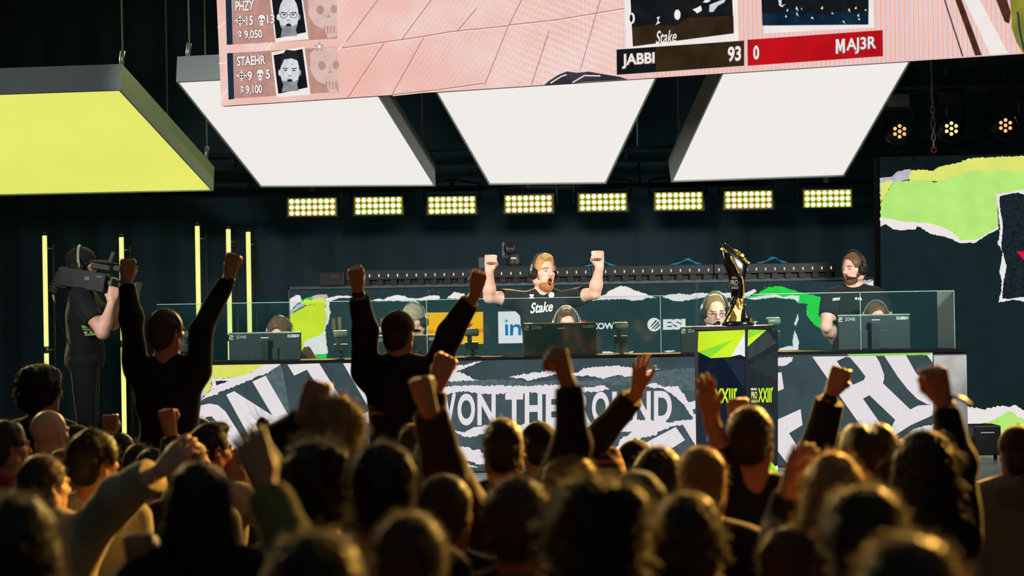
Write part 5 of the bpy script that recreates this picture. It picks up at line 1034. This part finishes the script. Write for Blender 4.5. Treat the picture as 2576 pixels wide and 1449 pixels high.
        if hat is None or hair == 'long':
            n1 = wob(seed + 3, na, 70); n2 = wob(seed + 4, na * .7, 190, 7)
            hme = H.mesh('hair', .0085 if h > .007 else .005, [hm], lambda X, Y_, Z: n1(X, Y_, Z) + n2(X, Y_, Z)); hob = link('hair', hme, root)
            if nstr: strands(hme, hob, hm, nstr, hairL, seed, .35 if hair != 'long' else 1.2)
        elif hat:
            H.cut(hl(0, 0, .02), R @ V(0, .1, 1)); link('hair', H.mesh('hair', .008, [hm], wob(seed + 3, .003, 90)), root)
        if hair == 'bun':
            q = Sdf(); q.ell(hl(.02, -.045, .15), V(.033, .033, .042) * k, R, .01); bo = link('hair_bun', q.mesh('hair_bun', .006, [hm], wob(seed, .005, 120)), root); strands(bo.data, bo, hm, 60, .05, seed, -.3)
    if hat in ('cap', 'cap_back'):
        q = Sdf(); hm2 = cloth(hatcol); f = 1 if hat == 'cap' else -1
        q.ell(hl(0, -.012, .04), V(.09, .108, .094) * k, R, .01); q.ell(hl(0, .0, .135), V(.008, .008, .006) * k, R, .003); q.cut(hl(0, 0, .018), R @ V(0, .12 * f, -1))
        co = link('cap', q.mesh('cap', .006, [hm2], wob(seed, .002, 60)), root)
        q = Sdf(); q.ell(hl(0, f * .125, .02), V(.072, .075, .0095) * k, R @ Rx(-.12 * f), .01); q.ell(hl(0, f * .02, .02), V(.08, .07, .03) * k, R, .006, -1); link('brim', q.mesh('brim', .006, [hm2]), co)
    if hat == 'beanie':
        q = Sdf(); q.ell(hl(0, -.014, .045), V(.094, .112, .1) * k, R, .02); q.cap(hl(-.03, -.014, .12), hl(.03, -.014, .12), .03 * k, None, .04); q.cut(hl(0, 0, -.02), R @ V(0, .25, -1))
        link('beanie', q.mesh('beanie', .006, [cloth(hatcol) if isinstance(hatcol, str) else hatcol], wob(seed, .004, 90)), root)
    if beard:
        q = Sdf(); j = -.018 * mouth; q.ell(hl(0, .033, -.078 + j), V(.058, .058, .046) * k, R, .02); q.ell(hl(0, .05, -.1 + j), V(.03, .04, .026) * k, R, .02)
        for s in (-1, 1): q.cap(hl(s * .052, .025, -.05), hl(s * .066, .008, -.015), .019 * k, .014 * k, .015); q.cap(hl(0, .092, -.046), hl(s * .024, .08, -.06), .007 * k, .007 * k, .006)
        q.ell(hl(0, .1, -.066 + j * .8), V(.019, .04, .0085 + .014 * mouth) * k, R, .004, -1); q.cut(hl(0, .07, -.036), R @ V(0, .4, 1))
        for s in (-1, 1): q.ell(hl(s * .045, .085, -.035), V(.03, .045, .02) * k, R, .01, -1)
        bo = link('beard', q.mesh('beard', .004, [beard], wob(seed, .002, 150)), root); strands(bo.data, bo, beard, 500, .008, seed, .6, .0007)
    if glasses:
        q = MB(); mm = mat('spectacle_frame', '2a2422', 0.3, 0.4)
        for s in (-1, 1):
            q.tube([Vector(hl(s * .031 + .02 * math.cos(g), .097, -.004 + .015 * math.sin(g))) for g in [2 * math.pi * i / 16 for i in range(16)]], .0018 * k, mm, 6, closed=True)
            q.tube([Vector(hl(s * .051, .097, .002)), Vector(hl(s * .08, .07, .005)), Vector(hl(s * .082, -.01, .005))], .002 * k, mm, 6)
        q.tube([Vector(hl(-.011, .1, 0)), Vector(hl(.011, .1, 0))], .0018 * k, mm, 6); q.build('spectacles', root)
    if watch:
        wr, hd = hands[0 if watch == 'l' else 1]; hdn = hd / np.linalg.norm(hd); q = MB(); q.lathe(Vector(wr - hdn * .035), Vector(hdn), [(.034 * k, 0), (.036 * k, .006), (.036 * k, .02), (.034 * k, .026)], M_blk, 16); q.build('wristband', root)
    root['_'] = 0; del root['_']
    return dict(root=root, hl=hl, R=R, B=B, T=T, k=k, hands=hands, body=root, head=hcn)
def s0x(S0, cx): return 0.7 if S0[0] > cx else -0.7

def headset(P, band='2a302e', mic=True, silver=True, name='headset', ms=1):
    hl, k, R = P['hl'], P['k'], P['R']; root = P['root']; M_b = mat('headset_' + band, band, 0.4); M_s = mat('headset_silver', 'b8beb0', 0.3, 0.7); M_p = mat('headset_pad', '121517', 0.7)
    hs = MB(); pts = [Vector(hl(.098 * math.cos(g), -.012, -.0 + .142 * math.sin(g))) for g in [math.pi * i / 22 for i in range(23)]]
    hs.tube(pts, .0105 * k, M_b, 8); o = hs.build(name, root)
    for s in (-1, 1):
        q = MB(); q.lathe(Vector(hl(s * .078, -.008, -.015)), Vector(R @ V(s, 0, 0)), [(.03 * k, 0), (.042 * k, .004), (.043 * k, .016), (.036 * k, .022), (.036 * k, .03), (.02 * k, .034), (.0, .034)], M_p, 20); q.build('ear_cup', o)
        q = MB(); q.tube([Vector(hl(s * .1, -.008, .055)), Vector(hl(s * .108, -.006, .02)), Vector(hl(s * .112, -.004, -.02))], [.007 * k, .008 * k, .006 * k], M_s if silver else M_b, 8); q.build('slider', o)
    if mic:
        q = MB(); q.tube([Vector(hl(ms * .105, .0, -.03)), Vector(hl(ms * .09, .06, -.07)), Vector(hl(ms * .04, .11, -.072))], .0035 * k, M_p, 6); q.ball(Vector(hl(ms * .03, .114, -.07)), .012 * k, M_p, 10); q.build('microphone', o)
    return o
# ------------------------------------------------------------------ people on the stage
Yh = 14.85
C1 = person('person in black polo shirt and headset shouting with both fists raised', (1367, 640), 15.2, k=1.08, floor=STZ, yaw=188, head=(24, 4, -4), hair='fade', hc='ginger', shirt='14181b', sleeve='short', h=.0055, face=True, mouth=1.3, beard=BEARD, fat=1.08, shoulders=1.12, nstr=700, hairL=.007, recede=.01, brow='8e6844',
            arms={'l': dict(el=(1231, 748, 15.02), wr=(1231, 682, 14.92), tip=(1234, 640, 14.9), back=(-.2, 1, .1), w=1.02), 'r': dict(el=(1496, 738, 15.02), wr=(1508, 672, 14.92), tip=(1505, 632, 14.9), back=(.3, 1, .1), w=1.02)}, collar='14181b')
headset(C1, mic=False)
# printed marks on the shirt: lettering bent onto the chest
def chest_text(P, specs, Yoff):
    root = P['root']; sh = [o for o in root.children if o.name.startswith(('shirt', 'sweater', 'jacket'))][0]
    me = sh.data; co = np.zeros(len(me.vertices) * 3, f32); me.vertices.foreach_get('co', co); co = co.reshape(-1, 3)
    ref = P['T'](0, 0, 1.3); 
    S = Flat((0, ref[1] - 0.3, 0), (0, -1, 0), 0.0005)
    for f in specs: f(S)
    vs = []
    for v in S.mb.v:
        d = Vector(v) - CAM; dn = d / d.y
        # walk along the sight line to the cloth: nearest sampled surface height
        c = np.array(CAM) + np.array(dn) * ref[1]; dd = (co[:, 0] - c[0]) ** 2 + (co[:, 2] - c[2]) ** 2; near = np.argsort(dd)[:40]; y = co[near, 1].min() - 0.004
        q = CAM + dn * (y - CAM.y); vs.append(tuple(q))
    S.mb.v = vs; S.mb.build('chest_print', root)
M_prt = mat('shirt_print', 'd8dcd4', 0.7)
chest_text(C1, [lambda S: S.text('Stake', (1334, 762), (1391, 757), (1391, 783), (1334, 789), M_prt, 1, .02, .25), lambda S: S.disc(1387, 742, 7.5, M_prt, 1), lambda S: S.poly([(1331, 742), (1334, 740), (1338, 741), (1342, 740), (1343, 744), (1338, 747), (1344, 748), (1343, 751), (1330, 751), (1331, 748), (1336, 747)], M_prt, 1)], 0)
C2 = person('person with headset and trimmed beard standing in black t-shirt with referee print', (2146, 634), 15.1, k=1.02, floor=STZ, yaw=172, head=(-42, -3, 3), recede=.008, hair='short', hc='chestnut', shirt='0f1315', sleeve='short', h=.0055, face=True, closed=True, beard=BEARD2, fat=1.02, nstr=700, hairL=.008, shoulders=1.08,
            arms={'l': dict(el=(2078, 822, 15.0), wr=(2098, 858, 15.22), tip=(2120, 872, 15.3), hand='relax', back=(-1, 0, 0)), 'r': dict(el=(2238, 815, 15.05), wr=(2225, 870, 15.2), tip=(2200, 880, 15.3), hand='relax', back=(1, 0, 0))})
headset(C2, band='1c2022', silver=False, ms=-1)
chest_text(C2, [lambda S: S.text('REFEREE', (2094, 750), (2114, 748), (2113, 755), (2094, 757), M_prt, 1, .05, .3), lambda S: S.disc(2154, 751, 3.4, M_prt, 1), lambda S: S.rect(2159, 748, 2169, 755, 'ESL', M_prt, 1, .06)], 0)
P1 = person('seated person with brown hair and headset behind the leftmost monitor', (703, 796), 14.75, floor=STZ, yaw=180, head=(-12, -12, 0), hair='full', hc='chestnut', shirt='14181b', sleeve='short', h=.0075, face=True, pose='sit', closed=True, arms={'r': dict(wr=(790, 910, 14.4), el=(785, 975, 14.7), tip=(764, 874, 14.36), hand='fist', back=(.5, -1, .5))}, nstr=500)
headset(P1, band='2c3834')
P2 = person('seated person in beige cap and headset partly hidden by the fan in the cap', (1040, 764), 14.75, floor=STZ, yaw=178, head=(-22, -8, 0), hair='short', hc='chestnut', hat='cap_back', hatcol='8d8468', shirt='14181b', sleeve='short', h=.0075, face=True, pose='sit')
headset(P2, band='3c4a44')
P3 = person('seated person with swept brown hair and headset behind the middle monitor', (1425, 774), 14.72, floor=STZ, yaw=180, head=(4, -4, 0), hair='fade', hc='chestnut', shirt='14181b', sleeve='short', h=.0075, face=True, pose='sit', nstr=500)
headset(P3, band='8a8f84')
P4 = person('seated person in glasses and headset shouting beside the trophy', (1799, 741), 14.8, floor=STZ, yaw=180, head=(6, -16, 2), hair='buzz', hc='fair', shirt='14181b', sleeve='short', h=.0055, face=True, mouth=.9, closed=True, pose='sit', glasses=True, k=1.04, nstr=400, hairL=.004, fat=1.15, recede=.03)
headset(P4, band='4c564e')
P5 = person('seated person with short brown hair and headset behind the right end monitor', (2204, 760), 14.75, floor=STZ, yaw=180, head=(0, -4, 0), hair='short', hc='chestnut', shirt='14181b', sleeve='short', h=.0075, face=True, pose='sit', nstr=500)
headset(P5, band='4a5a50')
# camera operator with shoulder camera
YO = 14.0
CO = person('camera operator in black cap and t-shirt, side on, shouldering a camera', (208, 622), YO, k=1.04, floor=STZ, yaw=-82, head=(-6, 4, 0), hair='short', hc='dark', hat='cap', hatcol='14181a', shirt='12161a', sleeve='short', h=.007, face=False, pants='1a2224', fat=1.1,
            arms={'r': dict(el=(258, 838, YO - .27), wr=(281, 762, YO - .2), tip=(290, 722, YO - .16), hand='claw', back=(.35, -1, 0)), 'l': dict(el=(285, 815, YO + .22), wr=(298, 758, YO + .16), tip=(300, 722, YO + .1), hand='claw', back=(.4, 1, 0))})
o = headset(CO, band='b4b89a', silver=False)
Yp = float(CO['T'](.0, .0, 1.1)[1]) - .21; S = Flat((0, Yp, 0), (0, -1, 0), .0006)
S.poly([(204, 818), (236, 824), (243, 842), (214, 845)], M_blk, 0); S.poly([(204, 818), (214, 819), (220, 826), (207, 826)], mat('pass_green', '5cb84a', 0.5), 1); S.poly([(208, 828), (227, 829), (227, 831), (209, 830)], mat('pass_yellow', 'd0b030', .5), 1); S.poly([(211, 835), (219, 835), (219, 839), (212, 839)], M_white, 1); S.poly([(212, 842), (242, 836), (243, 843), (214, 845)], MATS['pass_green'], 1); S.poly([(226, 834), (232, 834), (232, 838), (226, 838)], MATS['pass_yellow'], 1)
S.mb.build('lanyard_pass', CO['root'])
cA = PY(160, 690, YO - .1); cB = PY(272, 712, YO - .1); zt_ = 0
t = thing('broadcast_camera', 'black shoulder broadcast camera carried by the camera operator', 'camera', PY(215, 718, YO - .12))
axx = (PY(300, 716, YO - .12) - PY(160, 692, YO - .12)).normalized(); upv = Vector((-axx.z, 0, axx.x)); sd = Vector((0, 1, 0)); Rm = Matrix((axx, sd, upv)).transposed(); M_cam = mat('camera_black', '0f1315', 0.5)
cp = lambda x, y, dy=0: PY(x, y, YO - .12) + Vector((0, dy, 0))
MB().box(cp(212, 704), (.34, .15, .14), M_cam, Rm, .008).build('body', t)
q = MB(); q.lathe(cp(268, 712), axx, [(.045, 0), (.05, .02), (.05, .07), (.042, .075), (.042, .13), (.05, .135), (.05, .17), (.035, .172)], M_cam, 20); q.lathe(cp(268, 712), axx, [(.051, .03), (.051, .045)], mat('lens_ring', '5a6a30', .4), 20); q.build('lens', t)
q = MB(); q.box(cp(338, 735), (.05, .16, .13), M_cam, Rm, .004); q.box(cp(345, 736), (.012, .19, .15), mat('hood_edge', '2c3a38', .4), Rm, .004); q.build('lens_hood', t)
q = MB(); q.tube([cp(215, 668), cp(230, 656), cp(262, 660), cp(300, 668)], .012, M_cam, 8); q.build('top_handle', t)
q = MB(); q.box(cp(258, 672, -.05), (.14, .05, .04), M_cam, Rm, .006); q.box(cp(300, 676, -.04), (.06, .06, .04), M_cam, Rm, .006); q.build('viewfinder', t)
q = MB(); q.box(cp(283, 648, -.03), (.03, .012, .085), M_cam, Rm @ Matrix.Rotation(.2, 3, 'Y'), .004); q.tube([cp(283, 648, -.03), cp(286, 672, -.03)], .006, M_cam, 6); q.build('small_screen', t)
MB().lathe(cp(315, 672, -.06), axx, [(.02, 0), (.022, .01), (.022, .1), (.018, .11)], M_cam, 14).build('microphone', t)
q = MB(); q.box(cp(163, 700), (.09, .13, .15), M_cam, Rm, .01)
for k in range(7): q.box(cp(150 - k * 3.2, 690 + k * 7), (.05, .08, .008), M_dk, Rm @ Matrix.Rotation(.5, 3, 'Y'))
q.build('battery_pack', t)
S = Flat((0, YO - .12 - .0765, 0), (0, -1, 0), .0005); S.rect(212, 696, 224, 704, '25', mat('camera_print', '9aa8a0', .6), 1, .03); S.rect(243, 694, 257, 698, 'SONY', MATS['camera_print'], 1, .03); S.mb.build('lettering', t)
q = MB(); q.tube([cp(134, 745), cp(138, 775), cp(160, 830), cp(185, 900), cp(205, 970), cp(208, 1040), cp(207, 1090, .1)], .004, M_dk, 6); q.tube([cp(134, 742), cp(137, 757)], .008, M_white, 6); q.tube([cp(137, 757), cp(139, 765)], .008, M_red, 6); q.build('cable', t)
# ------------------------------------------------------------------ the crowd, from the back row to the front row
AU = 'audience watching the stage'
def riser(x, y, z, label):
    t = thing('standing_box', label, 'platform', (x, y, 0)); MB().box((x, y, z - .02), (.8, .5, .04), M_blk).build('top', t)
    for a in (-.36, .36):
        for b in (-.21, .21): MB().box((x + a, y + b, (z - .04) / 2), (.05, .05, z - .04), M_blk).build('leg', t)
striped = mat('striped_knit', '6a4426', 0.9, sheen=0.4)
_nt = striped.node_tree; _w = _nt.nodes.new('ShaderNodeTexWave'); _w.bands_direction = 'Z'; _w.inputs['Scale'].default_value = 9.0; _tc = _nt.nodes.new('ShaderNodeTexCoord'); _nt.links.new(_tc.outputs['Object'], _w.inputs[0])
_r = _nt.nodes.new('ShaderNodeValToRGB'); _r.color_ramp.interpolation = 'CONSTANT'; _r.color_ramp.elements[0].color = (*lin('14100e'), 1); _r.color_ramp.elements[1].color = (*lin('8a5a30'), 1); _r.color_ramp.elements[1].position = .5
_nt.links.new(_w.outputs['Fac'], _r.inputs[0]); _nt.links.new(_r.outputs[0], _nt.nodes['Principled BSDF'].inputs['Base Color'])
X = lambda px, Y: PY(px, 900, Y).x
riser(X(418, 10.0), 10.0, .55, 'black box under the man with glasses raising both fists'); riser(X(1004, 10.4), 10.4, .55, 'black box under the man in the cap raising both fists'); riser(X(105, 10.2), 10.2, .3, 'black box under the bushy-haired man with glasses at left')
def fan(label, top, Y, **kw):
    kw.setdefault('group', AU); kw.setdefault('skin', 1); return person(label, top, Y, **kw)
fan('fan in black sweater and glasses with both fists high in front of the camera operator', (420, 775), 10.0, floor=.55, yaw=4, head=(-38, 2, 0), hair='short', hc='brown', shirt='0e1013', glasses=True, h=.007, watch='r', nstr=900, hairL=.01, shoulders=.95,
    arms={'l': dict(el=(330, 800, 10.05), wr=(317, 708, 10.1), tip=(322, 655, 10.1), back=(.3, -1, 0)), 'r': dict(el=(505, 830, 10.0), wr=(577, 694, 10.1), tip=(588, 640, 10.1), back=(-.2, -1, 0))})
fan('fan in cap and dark jacket with both fists high in front of the counter', (1003, 782), 10.4, floor=.55, yaw=-4, head=(-18, 0, 0), hair='short', hc='dark', hat='cap', hatcol='2c1614', shirt='14110f', h=.007, loose=.012, watch='l', neck=1.05, shoulders=1.1,
    arms={'l': dict(el=(918, 835, 10.4), wr=(900, 728, 10.3), tip=(895, 672, 10.25), back=(.3, -1, 0), cuff=.8), 'r': dict(el=(1133, 838, 10.4), wr=(1196, 738, 10.3), tip=(1208, 682, 10.25), back=(0, -1, .1), cuff=.8)})
fan('bushy black-haired fan in glasses looking right at the left edge', (105, 912), 10.2, floor=.3, yaw=-20, head=(-34, 0, 0), hair='bushy', hc='black', shirt='121416', glasses=True, nstr=900)
fan('small dark-haired fan behind the bald head at left', (190, 1066), 9.7, hair='full', hc='black', shirt='15171a')
fan('fan with round dark head right of the undercut fan, raising a pale fist', (303, 1088), 10.4, hair='short', hc='black', shirt='15181a', arms={'l': dict(wr=(276, 1098, 10.5), tip=(276, 1062, 10.5), back=(0, -1, 0))}, h=.008)
fan('bald fan with shining scalp at left', (126, 1032), 9.2, hair='bald', skin=0, head=(-30, 0, 0), shirt='101214')
fan('balding fan behind the wavy-haired fan', (505, 1052), 10.55, hair='buzz', hc='black', shirt='15171a', head=(-20, 0, 0))
fan('grey-haired fan behind the outstretched arm', (350, 1114), 9.5, hair='short', hc='brown', shirt='1c1f20')
fan('fan in dark cap beside the curly blond fan in the middle', (1355, 1061), 9.6, hair='short', hc='dark', hat='cap', hatcol='14161a', shirt='16181c')
fan('dark-capped fan left of the tousled head near the podium', (1597, 1106), 9.3, hair='short', hc='black', hat='cap_back', hatcol='101113', shirt='131416')
fan('fan with small wristband fist raised below the first raised-fist man', (385, 1126), 9.25, hair='full', hc='black', shirt='22201a', watch='r', h=.0075, arms={'r': dict(el=(432, 1165, 9.1), wr=(430, 1092, 9.1), tip=(421, 1050, 9.1), back=(-.4, -1, 0))})
fan('wavy dark-haired fan in pale t-shirt in front of the counter letters', (530, 1062), 8.75, hair='fade', hc='black', shirt='b4ad98', sleeve='short', head=(-36, 0, 0), yaw=-12, h=.008, arms={'r': dict(el=(648, 1300, 8.7), wr=(602, 1195, 8.75), tip=(575, 1135, 8.8), hand='relax', back=(.5, -1, 0))})
fan('fan with hair bun and loose strands in front of the counter', (655, 1080), 9.2, hair='bun', hc='black', shirt='17181a', nstr=200)
fan('blond fan between the short-haired fan and the undercut fan', (167, 1128), 8.5, hair='buzz', hc='fair', shirt='1b1b1a', head=(-30, 0, 0))
fan('fan at the left edge with red collar', (20, 1056), 8.8, hair='short', hc='dark', shirt='141518', collar='a81a16', head=(-40, 0, 0), yaw=-10)
fan('fan with dark head beside the parted hair, fist raised over the counter', (2128, 1086), 8.5, hair='full', hc='black', shirt='0e1113', h=.007, loose=.022, watch='l', arms={'l': dict(el=(2050, 1150, 8.3), wr=(2092, 990, 8.2), tip=(2112, 935, 8.2), back=(-.5, -1, 0), cuff=.88)})
fan('fan in striped knitted beanie with open hand raised over the counter', (1520, 1138), 8.4, hair='short', hc='dark', hat='beanie', hatcol=striped, shirt='15120f', h=.007, loose=.012, arms={'l': dict(el=(1474, 1140, 8.4), wr=(1602, 985, 8.2), tip=(1612, 900, 8.15), hand='open', back=(-.75, 1, 0), cuff=.9, hk=.95, flip=-1)})
fan('fan with dark hair at the left of the outstretched white sleeve', (475, 1102), 8.3, hair='short', hc='brown', shirt='16181a', head=(-50, 0, 0), yaw=-20)
fan('fan at the right edge in dark red cap and grey hooded top', (2562, 1070), 8.4, hair='short', hc='dark', hat='cap', hatcol='3a1412', shirt='6a665c', loose=.03, hood='5c584e', fat=1.05, head=(-12, 0, 0))
fan('fan with undercut and pale shirt looking right', (238, 1078), 7.9, hair='full', hc='black', shirt='a8a592', sleeve='short', yaw=-14, head=(-28, 0, 0))
fan('fan with short hair and upright collar in front of WON THE', (1265, 1050), 7.7, hair='short', hc='dark', shirt='16140f', collar='4a4636')
fan('fan with tousled dark hair left of the blond fan by the podium', (1650, 1120), 7.4, hair='full', hc='black', shirt='101214', head=(14, 0, 0))
fan('fan in pale sweatshirt pointing an arm to the right at lower left', (112, 1141), 7.5, hair='short', hc='brown', skin=0, shirt='b9ae90', head=(-26, 0, 0), yaw=-16, h=.0075, loose=.03, arms={'r': dict(el=(300, 1250, 7.3), wr=(405, 1182, 7.2), tip=(462, 1128, 7.2), hand='relax', back=(0, -1, .5), cuff=.8, hk=1.05)})
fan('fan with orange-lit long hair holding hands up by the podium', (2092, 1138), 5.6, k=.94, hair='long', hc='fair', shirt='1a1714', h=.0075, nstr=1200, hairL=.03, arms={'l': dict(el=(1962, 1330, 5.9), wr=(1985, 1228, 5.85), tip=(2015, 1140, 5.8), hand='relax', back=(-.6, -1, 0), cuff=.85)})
fan('tall fan with cropped hair and open hand up in front of the podium', (1886, 1018), 6.95, hair='short', hc='dark', shirt='131316', h=.007, shoulders=1.1, head=(-14, 0, 0), nstr=900, hairL=.01, arms={'l': dict(el=(1838, 1200, 6.95), wr=(1788, 1055, 6.9), tip=(1766, 895, 6.85), hand='flat', back=(.75, 1, 0), hk=.95, flip=-1, cuff=.55)})
fan('fan hidden behind the tall fan with one small fist showing', (1880, 1090), 7.6, hair='short', hc='black', shirt='141416', h=.008, arms={'l': dict(el=(1850, 1150, 7.6), wr=(1854, 1078, 7.6), tip=(1856, 1030, 7.6), back=(0, -1, 0))})
fan('fan in green knitted beanie with a fist up in front of the counter', (1092, 1120), 6.9, k=.95, hair='short', hc='green', hat='beanie', hatcol='47581f', shirt='2a1c16', h=.007, loose=.022, arms={'r': dict(el=(1118, 1180, 6.6), wr=(1080, 1030, 6.5), tip=(1052, 945, 6.5), back=(-.3, -1, 0), cuff=.92, hk=1.0)})
fan('fan with parted curtain hair in front of the counter at right', (2184, 1056), 6.6, k=1.03, hair='curtain', hc='dark', shirt='141518', nstr=500)
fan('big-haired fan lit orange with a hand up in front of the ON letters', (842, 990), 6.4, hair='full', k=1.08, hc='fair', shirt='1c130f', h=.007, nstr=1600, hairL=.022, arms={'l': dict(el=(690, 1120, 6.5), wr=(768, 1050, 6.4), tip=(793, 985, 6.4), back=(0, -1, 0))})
LD = fan('long dark-haired fan with fist and trailing wristband at right', (2322, 1080), 6.15, k=1.04, hair='long', hc='black', shirt='121314', h=.007, nstr=1400, hairL=.03, fat=.8, shoulders=.62, watch='r', arms={'r': dict(el=(2408, 1165, 6.3), wr=(2374, 1012, 6.4), tip=(2356, 942, 6.35), back=(.2, -1, 0), cuff=.85)})
fan('fan with blond crop right of the tousled head', (1763, 1120), 6.4, hair='short', hc='fair', shirt='151517', nstr=1000, hairL=.012)
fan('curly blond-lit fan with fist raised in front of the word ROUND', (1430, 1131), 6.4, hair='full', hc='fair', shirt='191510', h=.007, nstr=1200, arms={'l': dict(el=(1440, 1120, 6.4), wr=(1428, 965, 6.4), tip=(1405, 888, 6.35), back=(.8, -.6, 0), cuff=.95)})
fan('dark head half hidden between the two tallest front heads', (1603, 1182), 5.7, hair='full', hc='black', shirt='121214', k=.92)
fan('fan with wide dark hair holding a paper cup at lower left', (500, 1156), 5.6, hair='long', hc='black', shirt='0f1012', h=.0075, fat=1.2, loose=.02, nstr=1200, arms={'l': dict(el=(330, 1490, 5.75), wr=(352, 1432, 5.7), tip=(346, 1372, 5.65), hand='claw', back=(-1, -.3, 0))})
fan('fan with ear lit orange below the green beanie', (1122, 1191), 6.05, hair='short', hc='brown', shirt='15161a', head=(-24, 0, 0), nstr=1000, hairL=.01)
fan('curly-haired fan in the centre left, hair haloed in amber', (792, 1101), 5.85, k=1.03, hair='bushy', hc='dark', shirt='121214', nstr=2200, hairL=.03)
fan('fan with smooth dark round hair right of the curly-haired fan', (962, 1109), 5.3, hair='full', hc='black', shirt='131316', nstr=1400)
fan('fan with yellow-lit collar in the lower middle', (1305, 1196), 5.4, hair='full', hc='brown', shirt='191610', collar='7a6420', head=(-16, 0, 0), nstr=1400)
fan('fan with lit ear behind the largest front heads at right', (1985, 1322), 5.3, k=.95, hair='short', hc='brown', shirt='2c1c12', head=(-30, 0, 0), nstr=800)
fan('front fan with rounded dark hair below the podium', (1722, 1240), 4.8, hair='full', hc='black', shirt='120f0e', nstr=1600)
fan('front fan at the left edge with shoulder-length hair', (45, 1240), 4.5, hair='long', hc='dark', shirt='1a1610', nstr=1800, hairL=.03)
fan('front fan with the widest dark hair in the middle', (1497, 1190), 4.4, k=1.04, hair='bushy', hc='black', shirt='121112', nstr=2600, hairL=.03)
fan('front fan with smooth dark hair before the long-haired fan at right', (2172, 1215), 4.3, hair='full', hc='dark', shirt='131312', nstr=2200)
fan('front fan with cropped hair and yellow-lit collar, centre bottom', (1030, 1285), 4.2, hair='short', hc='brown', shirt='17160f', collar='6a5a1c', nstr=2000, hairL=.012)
fan('front fan at the bottom left of centre raising an open hand', (797, 1330), 3.75, hair='full', hc='dark', shirt='7d7038', nstr=2200, h=.007, loose=.01, watch='l', arms={'l': dict(el=(755, 1420, 4.5), wr=(664, 1222, 4.7), tip=(622, 1090, 4.75), hand='relax', back=(.2, -1, 0), cuff=.85, hk=1.05)})
fan('front fan with the largest head, at the bottom right', (2282, 1340), 3.4, hair='full', hc='brown', shirt='131211', nstr=2600)
fan('fan with a fist up, half hidden between the cap man and the green beanie', (1044, 1063), 8.7, hair='short', hc='brown', shirt='16161a', h=.0075, arms={'r': dict(el=(1092, 1060, 8.6), wr=(1100, 968, 8.6), tip=(1124, 896, 8.6), back=(-.2, -1, 0), cuff=.8, hk=1.2)})
q = MB(); q.tube(smooth([PY(2390, 1002, 6.38), PY(2405, 999, 6.36), PY(2425, 1006, 6.36), PY(2442, 1020, 6.36)]), .007, M_blk, 6); q.build('wrist_strap', LD['root'])
# paper cup held at the lower left
c = PY(346, 1345, 5.58); t = thing('paper_cup', 'pale paper cup held up at the lower left of the crowd', 'cup', c - Vector((0, 0, .12)))
MB().lathe(c - Vector((0, 0, .125)), (0, 0, 1), [(.031, 0), (.044, .12), (.046, .125), (.042, .124), (.03, .01), (0, .008)], mat('cup_paper', 'b8aa88', .6), 28).build('cup_wall', t)
